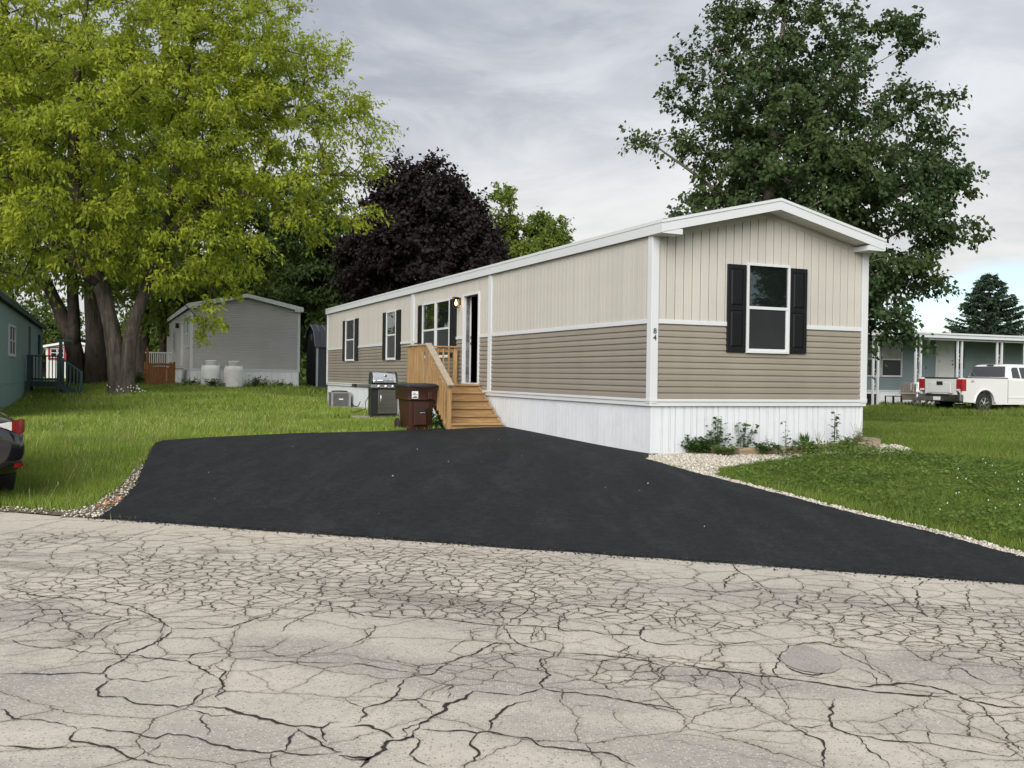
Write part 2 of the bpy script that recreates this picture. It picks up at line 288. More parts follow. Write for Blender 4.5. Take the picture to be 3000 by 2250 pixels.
CRACKS=[(2,[(-3.5,6.58),(-3.29,6.46),(-3.1,6.34),(-2.98,6.32),(-2.8,6.27),(-2.68,6.28),(-2.52,6.19),(-2.37,6.06),(-2.24,5.94),(-2.1,5.79),(-1.97,5.59)]),(2,[(-1.97,5.59),(-1.88,5.61),(-1.78,5.62),(-1.64,5.65),(-1.58,5.75),(-1.53,5.89),(-1.44,5.94)]),(1,[(-3.19,5.99),(-3.08,5.97),(-2.96,6.01),(-2.83,5.99),(-2.75,5.87),(-2.61,5.85)]),(2,[(-1.97,5.59),(-1.96,5.38),(-1.97,5.27),(-2.0,5.19),(-2.02,5.1),(-2.01,4.91),(-2.02,4.84),(-2.02,4.73)]),(2,[(-2.52,4.74),(-2.4,4.74),(-2.27,4.74),(-2.14,4.76),(-2.02,4.75),(-1.94,4.66),(-1.82,4.65),(-1.75,4.65),(-1.69,4.73),(-1.62,4.73)]),(2,[(-2.4,5.17),(-2.3,5.12),(-2.19,5.09),(-2.08,5.08),(-1.96,5.05),(-1.87,5.02),(-1.77,5.0),(-1.68,4.98),(-1.62,4.91),(-1.55,4.82),(-1.49,4.77),(-1.44,4.71)]),(2,[(-1.94,4.66),(-1.94,4.56),(-1.92,4.47),(-1.89,4.43),(-1.76,4.4),(-1.69,4.35),(-1.56,4.33),(-1.48,4.29),(-1.44,4.33),(-1.45,4.45),(-1.44,4.53),(-1.39,4.58)]),(1,[(-1.48,4.29),(-1.39,4.25),(-1.3,4.19),(-1.2,4.22),(-1.17,4.23)]),(3,[(-1.43,4.31),(-1.33,4.3),(-1.27,4.29),(-1.19,4.23),(-1.11,4.2),(-1.03,4.15),(-0.96,4.11),(-0.9,4.09),(-0.84,4.09),(-0.8,4.08),(-0.78,4.14),(-0.72,4.15)]),(2,[(-1.51,4.93),(-1.42,4.84),(-1.41,4.71),(-1.36,4.64),(-1.33,4.53),(-1.34,4.44),(-1.33,4.38)]),(2,[(-2.25,4.24),(-2.19,4.2),(-2.11,4.12),(-2.06,4.13),(-2.0,4.13),(-1.9,4.09),(-1.83,4.04),(-1.8,4.02)]),(1,[(-2.17,4.08),(-2.11,4.12)]),(2,[(-1.8,4.02),(-1.75,4.03),(-1.67,4.01),(-1.58,3.97),(-1.51,3.95),(-1.44,3.92),(-1.41,3.97),(-1.33,3.95),(-1.23,3.91),(-1.11,3.83),(-1.01,3.8),(-0.94,3.78),(-0.9,3.8),(-0.84,3.77),(-0.77,3.76),(-0.66,3.79)]),(2,[(-1.8,4.02),(-1.79,3.93),(-1.76,3.88),(-1.68,3.85),(-1.61,3.83),(-1.53,3.78),(-1.45,3.73),(-1.4,3.71),(-1.35,3.67),(-1.28,3.64)]),(2,[(-2.03,3.82),(-1.94,3.82),(-1.81,3.81),(-1.77,3.83),(-1.76,3.88)]),(1,[(-1.4,3.88),(-1.41,3.8),(-1.41,3.74)]),(3,[(-0.89,4.05),(-0.84,3.99),(-0.79,3.95),(-0.73,3.85),(-0.7,3.81),(-0.66,3.8)]),(2,[(-0.89,4.05),(-0.9,3.94),(-0.89,3.84),(-0.9,3.8)]),(3,[(-0.8,4.08),(-0.77,3.97),(-0.75,3.91)]),(2,[(-0.94,3.78),(-0.9,3.68),(-0.88,3.65)]),(1,[(-2.82,5.3),(-2.77,5.32),(-2.7,5.27),(-2.64,5.22),(-2.55,5.2),(-2.4,5.17)]),(1,[(-2.9,5.46),(-2.88,5.59),(-2.88,5.77),(-2.87,5.86)]),(1,[(-2.36,5.37),(-2.35,5.53),(-2.34,5.7),(-2.31,5.82),(-2.2,5.85)]),(1,[(-1.52,5.23),(-1.4,5.28),(-1.29,5.26)]),(1,[(-1.68,4.99),(-1.67,5.1),(-1.59,5.17),(-1.52,5.23)]),(1,[(-1.48,5.0),(-1.34,5.02),(-1.13,5.01),(-0.87,4.98)]),(1,[(-1.33,4.2),(-1.31,4.13),(-1.27,4.04),(-1.24,3.97)]),(1,[(-1.33,5.56),(-1.3,5.76),(-1.26,5.93),(-1.24,6.05),(-1.25,6.37)]),(1,[(-2.72,5.85),(-2.6,5.65),(-2.54,5.52),(-2.36,5.37)]),(1,[(-4.53,8.51),(-4.3,8.46),(-4.04,8.35),(-3.75,8.3),(-3.56,8.34),(-3.5,8.54),(-3.46,8.86),(-3.38,9.03),(-3.36,9.45)]),(1,[(-3.69,8.0),(-3.47,7.97),(-3.43,8.2),(-3.44,8.65),(-3.43,8.97)]),(1,[(-3.2,8.99),(-2.91,8.85),(-2.64,8.84),(-2.44,8.78),(-2.17,8.65)]),(1,[(-3.01,8.33),(-2.87,7.59),(-3.08,7.83),(-3.19,7.82),(-3.11,7.66),(-2.93,7.59)]),(1,[(-0.8,8.11),(-0.58,7.98),(-0.3,7.89),(-0.1,7.87),(0.17,7.79),(0.37,7.7),(0.6,7.6),(0.75,7.53),(0.93,7.41),(1.11,7.36),(1.35,7.44)]),(1,[(-0.55,7.57),(-0.29,7.52),(-0.03,7.6),(0.17,7.55),(0.35,7.31),(0.53,7.21),(0.71,7.13),(0.89,7.06),(1.13,6.99),(1.25,6.91)]),(1,[(0.89,8.13),(0.79,7.9),(0.69,7.79),(0.61,7.6)]),(1,[(0.3,8.43),(0.19,8.11),(0.13,7.92)]),(2,[(-1.07,6.1),(-0.89,5.97),(-0.73,5.93),(-0.55,5.94),(-0.37,5.89),(-0.22,5.82),(-0.12,5.79),(-0.02,5.78),(0.13,5.77),(0.28,5.75),(0.33,5.68),(0.47,5.67),(0.58,5.61),(0.76,5.61),(0.82,5.8),(0.87,5.84)]),(2,[(-0.03,5.78),(-0.01,5.61),(0.04,5.47),(0.06,5.37),(0.17,5.28),(0.26,5.24),(0.36,5.21),(0.48,5.19),(0.61,5.16),(0.73,5.09),(0.86,5.04),(0.91,5.0)]),(2,[(0.76,5.61),(0.79,5.48),(0.87,5.4),(0.99,5.4)]),(1,[(0.74,5.44),(0.66,5.34),(0.6,5.19)]),(2,[(0.26,5.24),(0.24,5.15),(0.18,5.1),(0.18,4.95),(0.21,4.83),(0.17,4.74),(0.14,4.69),(0.17,4.62)]),(2,[(-0.17,4.57),(-0.09,4.56),(-0.01,4.55),(0.05,4.53),(0.13,4.58),(0.17,4.62),(0.25,4.58),(0.35,4.56),(0.46,4.52),(0.57,4.47),(0.68,4.4),(0.8,4.34)]),(3,[(-0.17,4.57),(-0.21,4.46),(-0.27,4.39),(-0.28,4.3),(-0.32,4.2),(-0.36,4.14),(-0.37,4.06),(-0.4,3.98),(-0.43,3.96),(-0.49,3.93),(-0.49,3.84),(-0.52,3.77),(-0.55,3.74),(-0.6,3.74),(-0.65,3.77)]),(2,[(-0.34,4.72),(-0.3,4.67),(-0.26,4.63),(-0.28,4.55),(-0.28,4.46)]),(3,[(-0.71,4.07),(-0.64,4.12),(-0.58,4.09),(-0.53,4.03),(-0.49,3.95)]),(2,[(-0.65,4.13),(-0.63,4.23),(-0.64,4.31),(-0.57,4.39),(-0.53,4.5),(-0.54,4.66),(-0.49,4.79)]),(1,[(-0.64,4.31),(-0.72,4.37),(-0.76,4.43)]),(2,[(-0.49,4.79),(-0.39,4.82),(-0.34,4.96),(-0.27,5.11),(-0.19,5.17),(-0.13,5.3),(-0.07,5.38),(0.04,5.37)]),(1,[(-0.87,4.99),(-0.74,4.96),(-0.63,4.9),(-0.51,4.84),(-0.39,4.82)]),(2,[(-0.37,4.07),(-0.29,4.06),(-0.2,4.06),(-0.13,4.04),(-0.08,4.06),(-0.01,4.0),(0.1,3.97),(0.16,3.9),(0.26,3.87),(0.33,3.86),(0.41,3.84),(0.46,3.77),(0.51,3.71)]),(2,[(-0.08,4.06),(-0.07,4.17),(-0.04,4.27),(-0.01,4.31),(0.05,4.39),(0.12,4.44)]),(2,[(-0.13,4.04),(-0.13,3.9),(-0.12,3.84),(-0.13,3.74),(-0.17,3.68)]),(2,[(-0.39,3.97),(-0.36,3.88),(-0.37,3.79),(-0.34,3.73),(-0.3,3.7),(-0.28,3.67)]),(4,[(-0.66,3.78),(-0.61,3.75),(-0.56,3.74),(-0.56,3.66)]),(1,[(-0.86,5.33),(-0.82,5.46),(-0.8,5.64),(-0.82,5.73),(-0.88,5.77)]),(1,[(0.13,5.41),(0.14,5.58),(0.15,5.77)]),(1,[(0.31,5.66),(0.31,5.93),(0.3,6.01),(0.4,6.08),(0.45,6.19),(0.46,6.32)]),(1,[(-0.22,5.94),(-0.15,6.07),(-0.09,6.2),(-0.02,6.34),(0.03,6.48)]),(1,[(0.0,5.8),(0.04,5.96),(0.09,6.08),(0.18,6.45),(0.17,6.64),(0.09,6.84)]),(1,[(0.21,6.47),(0.31,6.38),(0.42,6.34),(0.58,6.28),(0.73,6.25),(0.88,6.17),(1.11,6.08)]),(1,[(0.14,7.49),(0.11,7.18),(0.07,7.03),(-0.01,6.92)]),(1,[(-0.07,6.78),(0.09,6.84),(0.3,6.8),(0.56,6.77),(0.78,6.68)]),(2,[(-0.43,3.96),(-0.44,4.06),(-0.38,4.13)]),(1,[(-0.18,5.13),(-0.1,5.1),(-0.01,5.18),(0.08,5.25),(0.1,5.29)]),(1,[(-0.33,5.2),(-0.29,5.32),(-0.24,5.43),(-0.14,5.43)]),(1,[(-0.31,4.4),(-0.41,4.44),(-0.52,4.41),(-0.57,4.39)]),(3,[(0.92,5.02),(1.03,4.97),(1.14,4.93),(1.25,4.88),(1.34,4.85),(1.42,4.8),(1.52,4.76),(1.62,4.7),(1.72,4.67),(1.83,4.64),(1.92,4.6),(2.03,4.6),(2.11,4.58)]),(3,[(1.74,4.71),(1.86,4.74),(1.95,4.77),(2.09,4.74),(2.14,4.68),(2.17,4.57),(2.21,4.51),(2.29,4.46),(2.4,4.43)]),(2,[(1.36,4.85),(1.38,4.98),(1.43,5.06),(1.5,5.26),(1.6,5.41),(1.67,5.48),(1.8,5.5),(1.87,5.43),(1.99,5.4)]),(2,[(1.47,5.14),(1.47,5.01),(1.5,4.93),(1.56,4.88),(1.64,4.92),(1.72,5.06),(1.73,5.16)]),(1,[(1.18,4.87),(1.15,4.72),(1.09,4.56),(1.03,4.43)]),(1,[(1.03,4.43),(0.95,4.41),(0.89,4.37)]),(2,[(1.55,4.53),(1.48,4.38),(1.44,4.26),(1.42,4.16),(1.48,4.08),(1.56,4.03),(1.64,4.0),(1.76,3.97),(1.84,3.93),(1.92,3.9),(1.96,3.87),(2.03,3.85),(2.1,3.89)]),(2,[(1.24,4.19),(1.26,4.11),(1.3,4.0),(1.3,3.94),(1.27,3.87),(1.25,3.79),(1.24,3.72)]),(2,[(1.48,4.07),(1.49,3.98),(1.48,3.91),(1.5,3.84),(1.51,3.79),(1.5,3.73)]),(1,[(1.83,4.19),(1.79,4.06),(1.76,3.98)]),(1,[(2.22,4.54),(2.19,4.35),(2.15,4.2),(2.12,4.03),(2.11,3.89)]),(2,[(1.25,6.89),(1.4,6.8),(1.55,6.76),(1.83,6.9),(1.88,6.76),(2.02,6.72)]),(2,[(1.83,7.91),(1.8,7.53),(1.84,7.24),(1.85,6.95)]),(2,[(1.79,7.47),(1.63,7.18),(1.54,6.86)]),(2,[(3.19,7.28),(2.96,7.02),(2.87,6.7),(2.74,6.42),(2.7,6.21)]),(1,[(2.02,6.7),(1.93,6.42),(2.11,6.8)]),(1,[(2.25,6.57),(2.44,6.49),(2.56,6.41),(2.72,6.38),(2.91,6.39),(3.09,6.32),(3.37,6.25)]),(1,[(1.83,5.36),(1.85,5.22),(1.9,5.14),(1.91,5.03),(1.93,4.92),(1.96,4.8)]),(1,[(1.84,5.02),(1.87,4.92),(1.85,4.75)]),(1,[(1.26,4.19),(1.32,4.16),(1.42,4.18)]),(1,[(2.26,5.03),(2.41,5.05),(2.38,4.87),(2.42,4.77)]),(1,[(3.42,7.13),(3.11,6.49),(3.06,6.27)]),(1,[(0.99,5.42),(1.09,5.41),(1.25,5.43),(1.4,5.5),(1.48,5.42),(1.54,5.38)])]
# ------------------------------------------------------------------ ground, road, driveway
HX, HY = 2.1635, 14.8797                         # near corner of the tan home
DRIVE = [(-4.196, 9.79), (-4.303, 10.425), (-4.40, 10.82), (-4.68, 11.94), (-5.242, 13.705), (-5.70, 15.12), (-5.98, 16.1), (-6.0, 16.45), (-5.146, 17.606), (-4.227, 18.72),
         (-3.065, 19.45), (-2.2, 19.9), (-1.25, 20.15), (.0, 20.75), (.55, 19.0), (2.35, 15.0), (2.1635, 14.8), (1.98, 14.1), (2.392, 12.762), (2.945, 11.495), (3.588, 10.004), (4.03, 9.035), (4.338, 8.066), (4.75, 6.87)]
def densify(poly, step, wob=0, seed=1, skip=()):
    rng = random.Random(seed); out = []
    for i, a in enumerate(poly):
        b = poly[(i + 1) % len(poly)]; n = max(1, int(math.hypot(b[0] - a[0], b[1] - a[1]) / step))
        for k in range(n):
            t = k / n; w = wob if (k and i not in skip) else 0
            out.append((a[0] + (b[0] - a[0]) * t + rng.uniform(-w, w), a[1] + (b[1] - a[1]) * t + rng.uniform(-w, w)))
    return out
def sheet(name, poly, mat, lift, thick=0, grid=.35, zf=g):
    xs = np.array([p[0] for p in poly]); ys = np.array([p[1] for p in poly])
    gx, gy = np.meshgrid(np.arange(xs.min(), xs.max(), grid), np.arange(ys.min(), ys.max(), grid)); gx = gx.ravel(); gy = gy.ravel()
    ok = inside(gx, gy, poly)
    pts = [Vector(p) for p in poly] + [Vector((a, b)) for a, b in zip(gx[ok], gy[ok])]
    n = len(poly); r = geometry.delaunay_2d_cdt(pts, [(i, (i + 1) % n) for i in range(n)], [list(range(n))], 1, 1e-5)
    V = [(p.x, p.y, float(zf(p.x, p.y)) + lift) for p in r[0]]; F = [tuple(f) for f in r[2]]
    if thick:
        o = len(V); V += [(p[0], p[1], float(zf(*p)) + lift - thick) for p in poly]; V += [(p[0], p[1], float(zf(*p)) + lift) for p in poly]
        F += [(o + i, o + (i + 1) % n, o + n + (i + 1) % n, o + n + i) for i in range(n)]
    me = bpy.data.meshes.new(name); me.from_pydata(V, [], F); me.update()
    bm = bmesh.new(); bm.from_mesh(me)
    for f in bm.faces:
        if abs(f.normal.z) > .5 and f.normal.z < 0: f.normal_flip()
    bm.to_mesh(me); bm.free()
    return link(name, me, mat)
def ground_mat():
    t = NT('lawn_soil'); a = t.step(t.noise(.35, 6, .6), .35, .7); b = t.noise(9, 6, .7); c = t.noise(2.2, 5, .65)
    col = t.mix(a, (.07, .105, .018), (.10, .14, .024)); col = t.mix(t.step(b, .35, .7), mul((.05, .08, .014), .75), col)
    col = t.mix(t.mth('MULTIPLY', t.step(c, .58, .75), .5), col, (.11, .10, .045))
    return t.end(t.pbr(col, .95, 0, .1, t.bump(b, .6, .05)))
def asphalt_mat():
    t = NT('fresh_asphalt'); f = t.noise(240, 4, .75); m = t.noise(55, 3, .7); l = t.step(t.noise(.8, 6, .65, .9, stretch=(1, .45, 1)), .36, .66)
    v = t.n('ShaderNodeTexVoronoi', {'Vector': t.tc.outputs['Object'], 'Scale': 130.0})
    col = t.mix(l, (.0122, .0134, .0154), (.0262, .0282, .0312)); col = t.mix(t.mth('MULTIPLY', t.step(f, .55, .75), .6), col, (.062, .065, .07))
    col = t.mix(t.mth('MULTIPLY', t.step(m, .25, .45), .25), mul((.022, .024, .027), .7), col)
    g1 = t.noise(34, 4, .7); g2 = t.noise(9, 5, .65); g3 = t.noise(1.6, 5, .6, .6, stretch=(1.6, .35, 1))
    col = t.mix(t.step(g1, .34, .66), mul_node(t, col, .62), mul_node(t, col, 1.38)); col = t.mix(t.step(g2, .36, .66), mul_node(t, col, .82), mul_node(t, col, 1.2)); col = t.mix(t.step(g3, .42, .68), col, mul_node(t, col, 1.45))
    spk = t.mth('MULTIPLY', t.mth('LESS_THAN', v.outputs['Distance'], .22), t.step(t.noise(7, 2), .62, .7))
    col = t.mix(t.mth('MULTIPLY', spk, .55), col, (.22, .21, .19))
    h = t.mth('ADD', t.mth('MULTIPLY', v.outputs['Distance'], .6), f)
    return t.end(t.pbr(col, .84, 0, .18, t.bump(h, 1.0, .008)))
def road_mat():
    t = NT('cracked_old_asphalt'); P = t.tc.outputs['Object']; sep = t.n('ShaderNodeSeparateXYZ', {0: P}); X, Y = sep.outputs[0], sep.outputs[1]
    def spot(cx, cy, rx, ry, ang=-.3, soft=.5, wob=.5):
        ca, sa = math.cos(ang), math.sin(ang); dx = t.mth('SUBTRACT', X, cx); dy = t.mth('SUBTRACT', Y, cy)
        u = t.mth('ADD', t.mth('MULTIPLY', dx, ca / rx), t.mth('MULTIPLY', dy, sa / rx)); v = t.mth('ADD', t.mth('MULTIPLY', dx, -sa / ry), t.mth('MULTIPLY', dy, ca / ry))
        r = t.mth('SQRT', t.mth('ADD', t.mth('MULTIPLY', u, u), t.mth('MULTIPLY', v, v)))
        r = t.mth('ADD', r, t.mth('MULTIPLY', t.mth('SUBTRACT', wn, .5), wob))
        return t.n('ShaderNodeMapRange', {0: r, 1: 1 + soft / 2, 2: 1 - soft / 2}, interpolation_type='SMOOTHSTEP').outputs[0]
    wn = t.noise(3.2, 5, .65)
    big = t.step(t.noise(.55, 5, .6, .3), .36, .66); mid = t.noise(5, 5, .65); fin = t.noise(70, 4, .75); gri = t.noise(190, 3, .8)
    col = t.mix(big, (.55, .515, .445), (.77, .712, .595)); col = t.mix(t.mth('MULTIPLY', t.step(mid, .4, .7), .55), col, (.52, .475, .425))
    col = t.mix(t.mth('MULTIPLY', t.step(t.noise(.9, 4, .6, vec=t.n('ShaderNodeVectorMath', {0: P, 1: (31., 7., 0.)}, operation='ADD').outputs[0], stretch=(1, 1.8, 1)), .50, .70), .85), col, (.30, .282, .27))
    col = t.mix(t.mth('MULTIPLY', t.step(t.noise(1.7, 6, .7, .4, vec=t.n('ShaderNodeVectorMath', {0: P, 1: (3., 17., 0.)}, operation='ADD').outputs[0]), .50, .70), .55), col, (.40, .395, .345))
    col = t.mix(t.mth('MULTIPLY', t.step(t.noise(16, 6, .75), .47, .68), .42), col, (.24, .22, .20))
    # worn-in dark areas, oil spots
    for a in ((-.15, 4.75, .8, .25, .45), (1.1, 4.8, .55, .16, .6), (-1.1, 5.2, .5, .25, .5), (-3.1, 5.9, .5, .3, .5), (1.9, 6.6, .9, .35, .35), (-.3, 6.3, .7, .2, .4), (-2.6, 4.6, .9, .3, .4), (2.6, 4.9, 1.0, .28, .4), (.6, 3.9, .8, .2, .35), (-1.0, 3.9, .6, .2, .35)):
        col = t.mix(t.mth('MULTIPLY', spot(*a[:4], soft=.9), min(1, a[4] * 1.5)), col, (.24, .225, .226))
    for a in ((-2.4, 5.38, .10, .12), (-3.6, 7.3, .55, .13), (-2.45, 8.05, .22, .10), (-.62, 6.5, .75, .13), (-1.6, 6.95, .22, .07)):
        col = t.mix(t.mth('MULTIPLY', spot(*a, soft=.8, wob=1.1), .62), col, (.085, .07, .05))
    lite = spot(-2.6, 8.9, 3.2, .55, soft=.9, wob=.6)
    col = t.mix(t.mth('MULTIPLY', lite, .55), col, (.72, .635, .50))
    # aggregate
    ag = t.n('ShaderNodeTexVoronoi', {'Vector': P, 'Scale': 74.0}); agr = t.n('ShaderNodeSeparateColor', {0: ag.outputs['Color']}).outputs[0]
    stone = t.mth('MULTIPLY', t.mth('LESS_THAN', ag.outputs['Distance'], .42), t.mth('GREATER_THAN', agr, .62))
    col = t.mix(t.mth('MULTIPLY', stone, .8), col, (.78, .74, .66)); dk = t.mth('MULTIPLY', t.mth('LESS_THAN', ag.outputs['Distance'], .4), t.mth('LESS_THAN', agr, .22))
    col = t.mix(t.mth('MULTIPLY', dk, .85), col, (.12, .11, .10)); col = t.mix(t.mth('MULTIPLY', t.step(gri, .3, .62), .75), mul((.42, .385, .335), .8), col)
    # alligator cracking
    wv = t.n('ShaderNodeTexNoise', {'Vector': P, 'Scale': 3.0, 'Detail': 5.0, 'Roughness': .6}).outputs['Color']
    wv2 = t.n('ShaderNodeTexNoise', {'Vector': P, 'Scale': 22.0, 'Detail': 3.0, 'Roughness': .6}).outputs['Color']
    wp = t.n('ShaderNodeVectorMath', {0: wv, 1: (.22, .22, 0.), 2: P}, operation='MULTIPLY_ADD').outputs[0]
    wp = t.n('ShaderNodeVectorMath', {0: wv2, 1: (.026, .026, 0.), 2: wp}, operation='MULTIPLY_ADD').outputs[0]
    wp = t.n('ShaderNodeMapping', {0: wp, 'Location': (.37, .81, 0), 'Rotation': (0, 0, .3), 'Scale': (1, 1.15, 0)}).outputs[0]
    def net(scale, w0, w1):
        v = t.n('ShaderNodeTexVoronoi', {'Vector': wp, 'Scale': scale, 'Randomness': 1.0}, feature='DISTANCE_TO_EDGE', voronoi_dimensions='2D').outputs[0]
        wid = t.mth('MULTIPLY', t.n('ShaderNodeMapRange', {0: mid, 1: .3, 2: .7, 3: w0, 4: w1}).outputs[0], scale)
        return t.mth('SUBTRACT', 1.0, t.step(t.mth('DIVIDE', v, wid), .35, 1.0))
    def mx(*a):
        r = a[0]
        for q in a[1:]: r = t.mth('MAXIMUM', r, q)
        return r
    dd = t.mth('ADD', t.mth('MULTIPLY', t.mth('ADD', X, 5.4), .3013), t.mth('MULTIPLY', t.mth('SUBTRACT', Y, 10.1), .9535))
    patchy = t.noise(.8, 4, .6, vec=t.n('ShaderNodeVectorMath', {0: P, 1: (5., 23., 0.)}, operation='ADD').outputs[0])
    band = t.mth('MULTIPLY', t.mth('MULTIPLY', t.step(dd, -.35, -1.1), t.step(dd, -3.9, -2.9)), t.step(patchy, .50, .60))
    z_f = mx(band, spot(-.65, 6.55, 1.35, .62, soft=.5), spot(2.75, 5.95, 1.25, .62, soft=.5), spot(-2.0, 7.15, 1.5, .62, soft=.6), spot(-.55, 7.6, 1.6, .8, soft=.7), spot(.5, 6.3, .5, .35))
    z_m = mx(t.mth('MULTIPLY', t.mth('MULTIPLY', t.step(dd, -.3, -.9), t.step(dd, -4.4, -3.4)), t.step(patchy, .42, .52)), spot(-2.0, 7.6, 2.6, 1.25, soft=.5), spot(2.4, 6.3, 2.2, 1.0, soft=.5), spot(.3, 6.5, 1.6, .8, soft=.5), t.step(t.noise(.35, 2, .5, vec=t.n('ShaderNodeVectorMath', {0: P, 1: (9., 3., 0.)}, operation='ADD').outputs[0]), .60, .68))
    cr = mx(t.mth('MULTIPLY', net(6.8, .0052, .0092), z_f), t.mth('MULTIPLY', net(3.0, .0034, .0066), z_m), t.mth('MULTIPLY', net(1.3, .0026, .005), .9))
    halo = mx(t.mth('MULTIPLY', net(6.8, .02, .045), z_f), t.mth('MULTIPLY', net(3.0, .02, .05), z_m), t.mth('MULTIPLY', net(1.3, .02, .05), .8))
    col = t.mix(t.mth('MULTIPLY', halo, .34, True), col, (.25, .215, .165))
    col = t.mix(t.mth('MULTIPLY', cr, .92, True), col, (.034, .028, .022))
    hgt = t.mth('SUBTRACT', t.mth('ADD', t.mth('MULTIPLY', fin, .35), t.mth('MULTIPLY', stone, .18)), cr)
    return t.end(t.pbr(col, .88, 0, .25, t.bump(hgt, .75, .012)))
def build_ground():
    def axis(lo, hi, step, far):
        a = list(np.arange(lo, hi + 1e-6, step)); s = step; p = lo; q = hi; lo_l = []; hi_l = []
        while p > -far: s *= 1.35; p -= s; lo_l.append(p)
        s = step
        while q < far: s *= 1.35; q += s; hi_l.append(q)
        return np.array(lo_l[::-1] + a + hi_l)
    xs = axis(-32, 34, .5, 2500); ys = axis(-2, 62, .5, 2500); X, Y = np.meshgrid(xs, ys)
    d = rd(X, Y); Z = g(X, Y) - .07 * (1 - ss(-.35, -.05, d)) - .012
    rng = np.random.default_rng(4); Z += rng.uniform(-.012, .012, Z.shape) * (d > .6)
    Z -= .05 * inside(X.ravel(), Y.ravel(), DRIVE).reshape(X.shape)
    V = np.stack([X, Y, Z], -1).reshape(-1, 3); ny, nx = X.shape
    i = (np.arange(ny - 1)[:, None] * nx + np.arange(nx - 1)[None]).ravel()
    o = link('ground', fast('ground', V, np.stack([i, i + 1, i + nx + 1, i + nx], 1)), ground_mat(), smooth=True); tag(o, kind='structure')
build_ground()
T_ = np.array([.9535, -.3013]); N_ = np.array([.3013, .9535]); RO = np.array([-5.4, 10.1])
def rp(a, d): q = RO + T_ * a + N_ * d; return (float(q[0]), float(q[1]))
road = sheet('road', [rp(-90, -11), rp(90, -11), rp(90, 0)] + [rp(a, random.Random(int(a * 10)).uniform(-.02, .02) - .01) for a in np.arange(40, -30, -.25)] + [rp(-90, 0)], road_mat(), .0, zf=lambda x, y: -.30, grid=50)
tag(road, kind='structure')
drv = densify(DRIVE, .07, .016, 5, skip=(12, 13, 14, 15))
driveway = sheet('driveway', drv, asphalt_mat(), .028, .10, grid=.3, zf=lambda x, y: float(g(x, y)) - .012 * (1 - float(ss(0, .25, rd(x, y))))); tag(driveway, kind='structure')
M['crack'] = paint('crack_dirt', (.022, .018, .014), .95, .35, 9)
def crack(w, pts, seed):
    rng = random.Random(seed); q = []
    for i in range(len(pts) - 1):
        a, b = pts[i], pts[i + 1]; L = math.hypot(b[0] - a[0], b[1] - a[1]); n = max(2, int(L / .022))
        for k in range(n): t = k / n; q.append((a[0] + (b[0] - a[0]) * t, a[1] + (b[1] - a[1]) * t))
    q.append(pts[-1]); n = len(q); V = []; F = []; off = 0; ph = rng.uniform(0, 9); wid = {1: .0036, 2: .0056, 3: .0085, 4: .016}[w]
    nx = ny = 0
    for i, p in enumerate(q):
        a = q[max(0, i - 1)]; b = q[min(n - 1, i + 1)]; l = math.hypot(b[0] - a[0], b[1] - a[1]) or 1; nx, ny = -(b[1] - a[1]) / l, (b[0] - a[0]) / l
        off = .72 * off + rng.uniform(-.011, .011)
        hw = wid * (.38 + .30 * math.sin(i * .21 + ph) * math.sin(i * .053 + ph * 2) + rng.uniform(0, .95)) * min(1, .25 + i / 6, .25 + (n - 1 - i) / 6)
        hw = max(.0012, hw)
        V += [(p[0] + nx * (off + hw), p[1] + ny * (off + hw), -.2965), (p[0] + nx * (off - hw * rng.uniform(.6, 1.2)), p[1] + ny * (off - hw), -.2965)]
        if i: F.append((2 * i - 2, 2 * i - 1, 2 * i + 1, 2 * i))
    me = bpy.data.meshes.new('crack'); me.from_pydata(V, [], F); me.update(); link('crack', me, M['crack'], road)
for k, (w, p) in enumerate(CRACKS): crack(w, p, k)
# round repair patch
pm = NT('patch_asphalt'); _f1 = pm.noise(75, 4, .8); _f2 = pm.step(pm.noise(6, 4, .6), .3, .7)
M['patch'] = pm.end(pm.pbr(pm.mix(pm.step(_f1, .3, .7), pm.mix(_f2, (.18, .166, .158), (.28, .258, .242)), (.42, .385, .355)), .9, 0, .2, pm.bump(_f1, .5, .006)))
rng = random.Random(2)
pp = [(1.63 + .15 * math.cos(a) * (1 + rng.uniform(-.07, .07)) * (1.05 if math.sin(a) < .2 else .72) + .10 * math.sin(a) * .25, 5.17 + .255 * math.sin(a) * (1 + rng.uniform(-.05, .05))) for a in np.arange(0, 2 * math.pi, .2)]
o = sheet('road_patch', pp, M['patch'], .006, 0, .1, zf=lambda x, y: -.30); o.parent = road
# ------------------------------------------------------------------ the tan home
HW, HL = 4.255, 22.98
ZT, ZB, ZE = .88, 2.086, 3.43
T_end = lambda p: (p[0], -p[1], p[2])
T_side = lambda p: (-p[1], p[0], p[2])
def lap(mb, u0, u1, z, h, k=1.0):
    pr = [(.0, z), (.019 * k, z), (.0165 * k, z + h * .52), (.012 * k, z + h * .60), (.007 * k, z + h * .78), (.005 * k, z + h), (.0, z + h)]
    n = len(pr); vs = [(u, v, zz) for u in (u0, u1) for v, zz in pr]
    mb.add(vs, [tuple(range(n)), tuple(range(n, 2 * n))[::-1]] + [(i, i + 1, n + i + 1, n + i) for i in range(n - 1)])
def vboard(mb, u0, w, z0, zt0, zt1):               # top runs from zt0 to zt1
    pr = [(0, -.01), (0, .014), (.003, .017), (w * .62, .017), (w * .635, .0125), (w * .655, .0125), (w * .67, .017), (w - .016, .017), (w - .013, .014), (w - .013, -.01)]
    n = len(pr); vs = [(u0 + u, v, z0) for u, v in pr] + [(u0 + u, v, zt0 + (zt1 - zt0) * u / w) for u, v in pr]
    mb.add(vs, [tuple(range(n)), tuple(range(n, 2 * n))[::-1]] + [(i, i + 1, n + i + 1, n + i) for i in range(n - 1)])
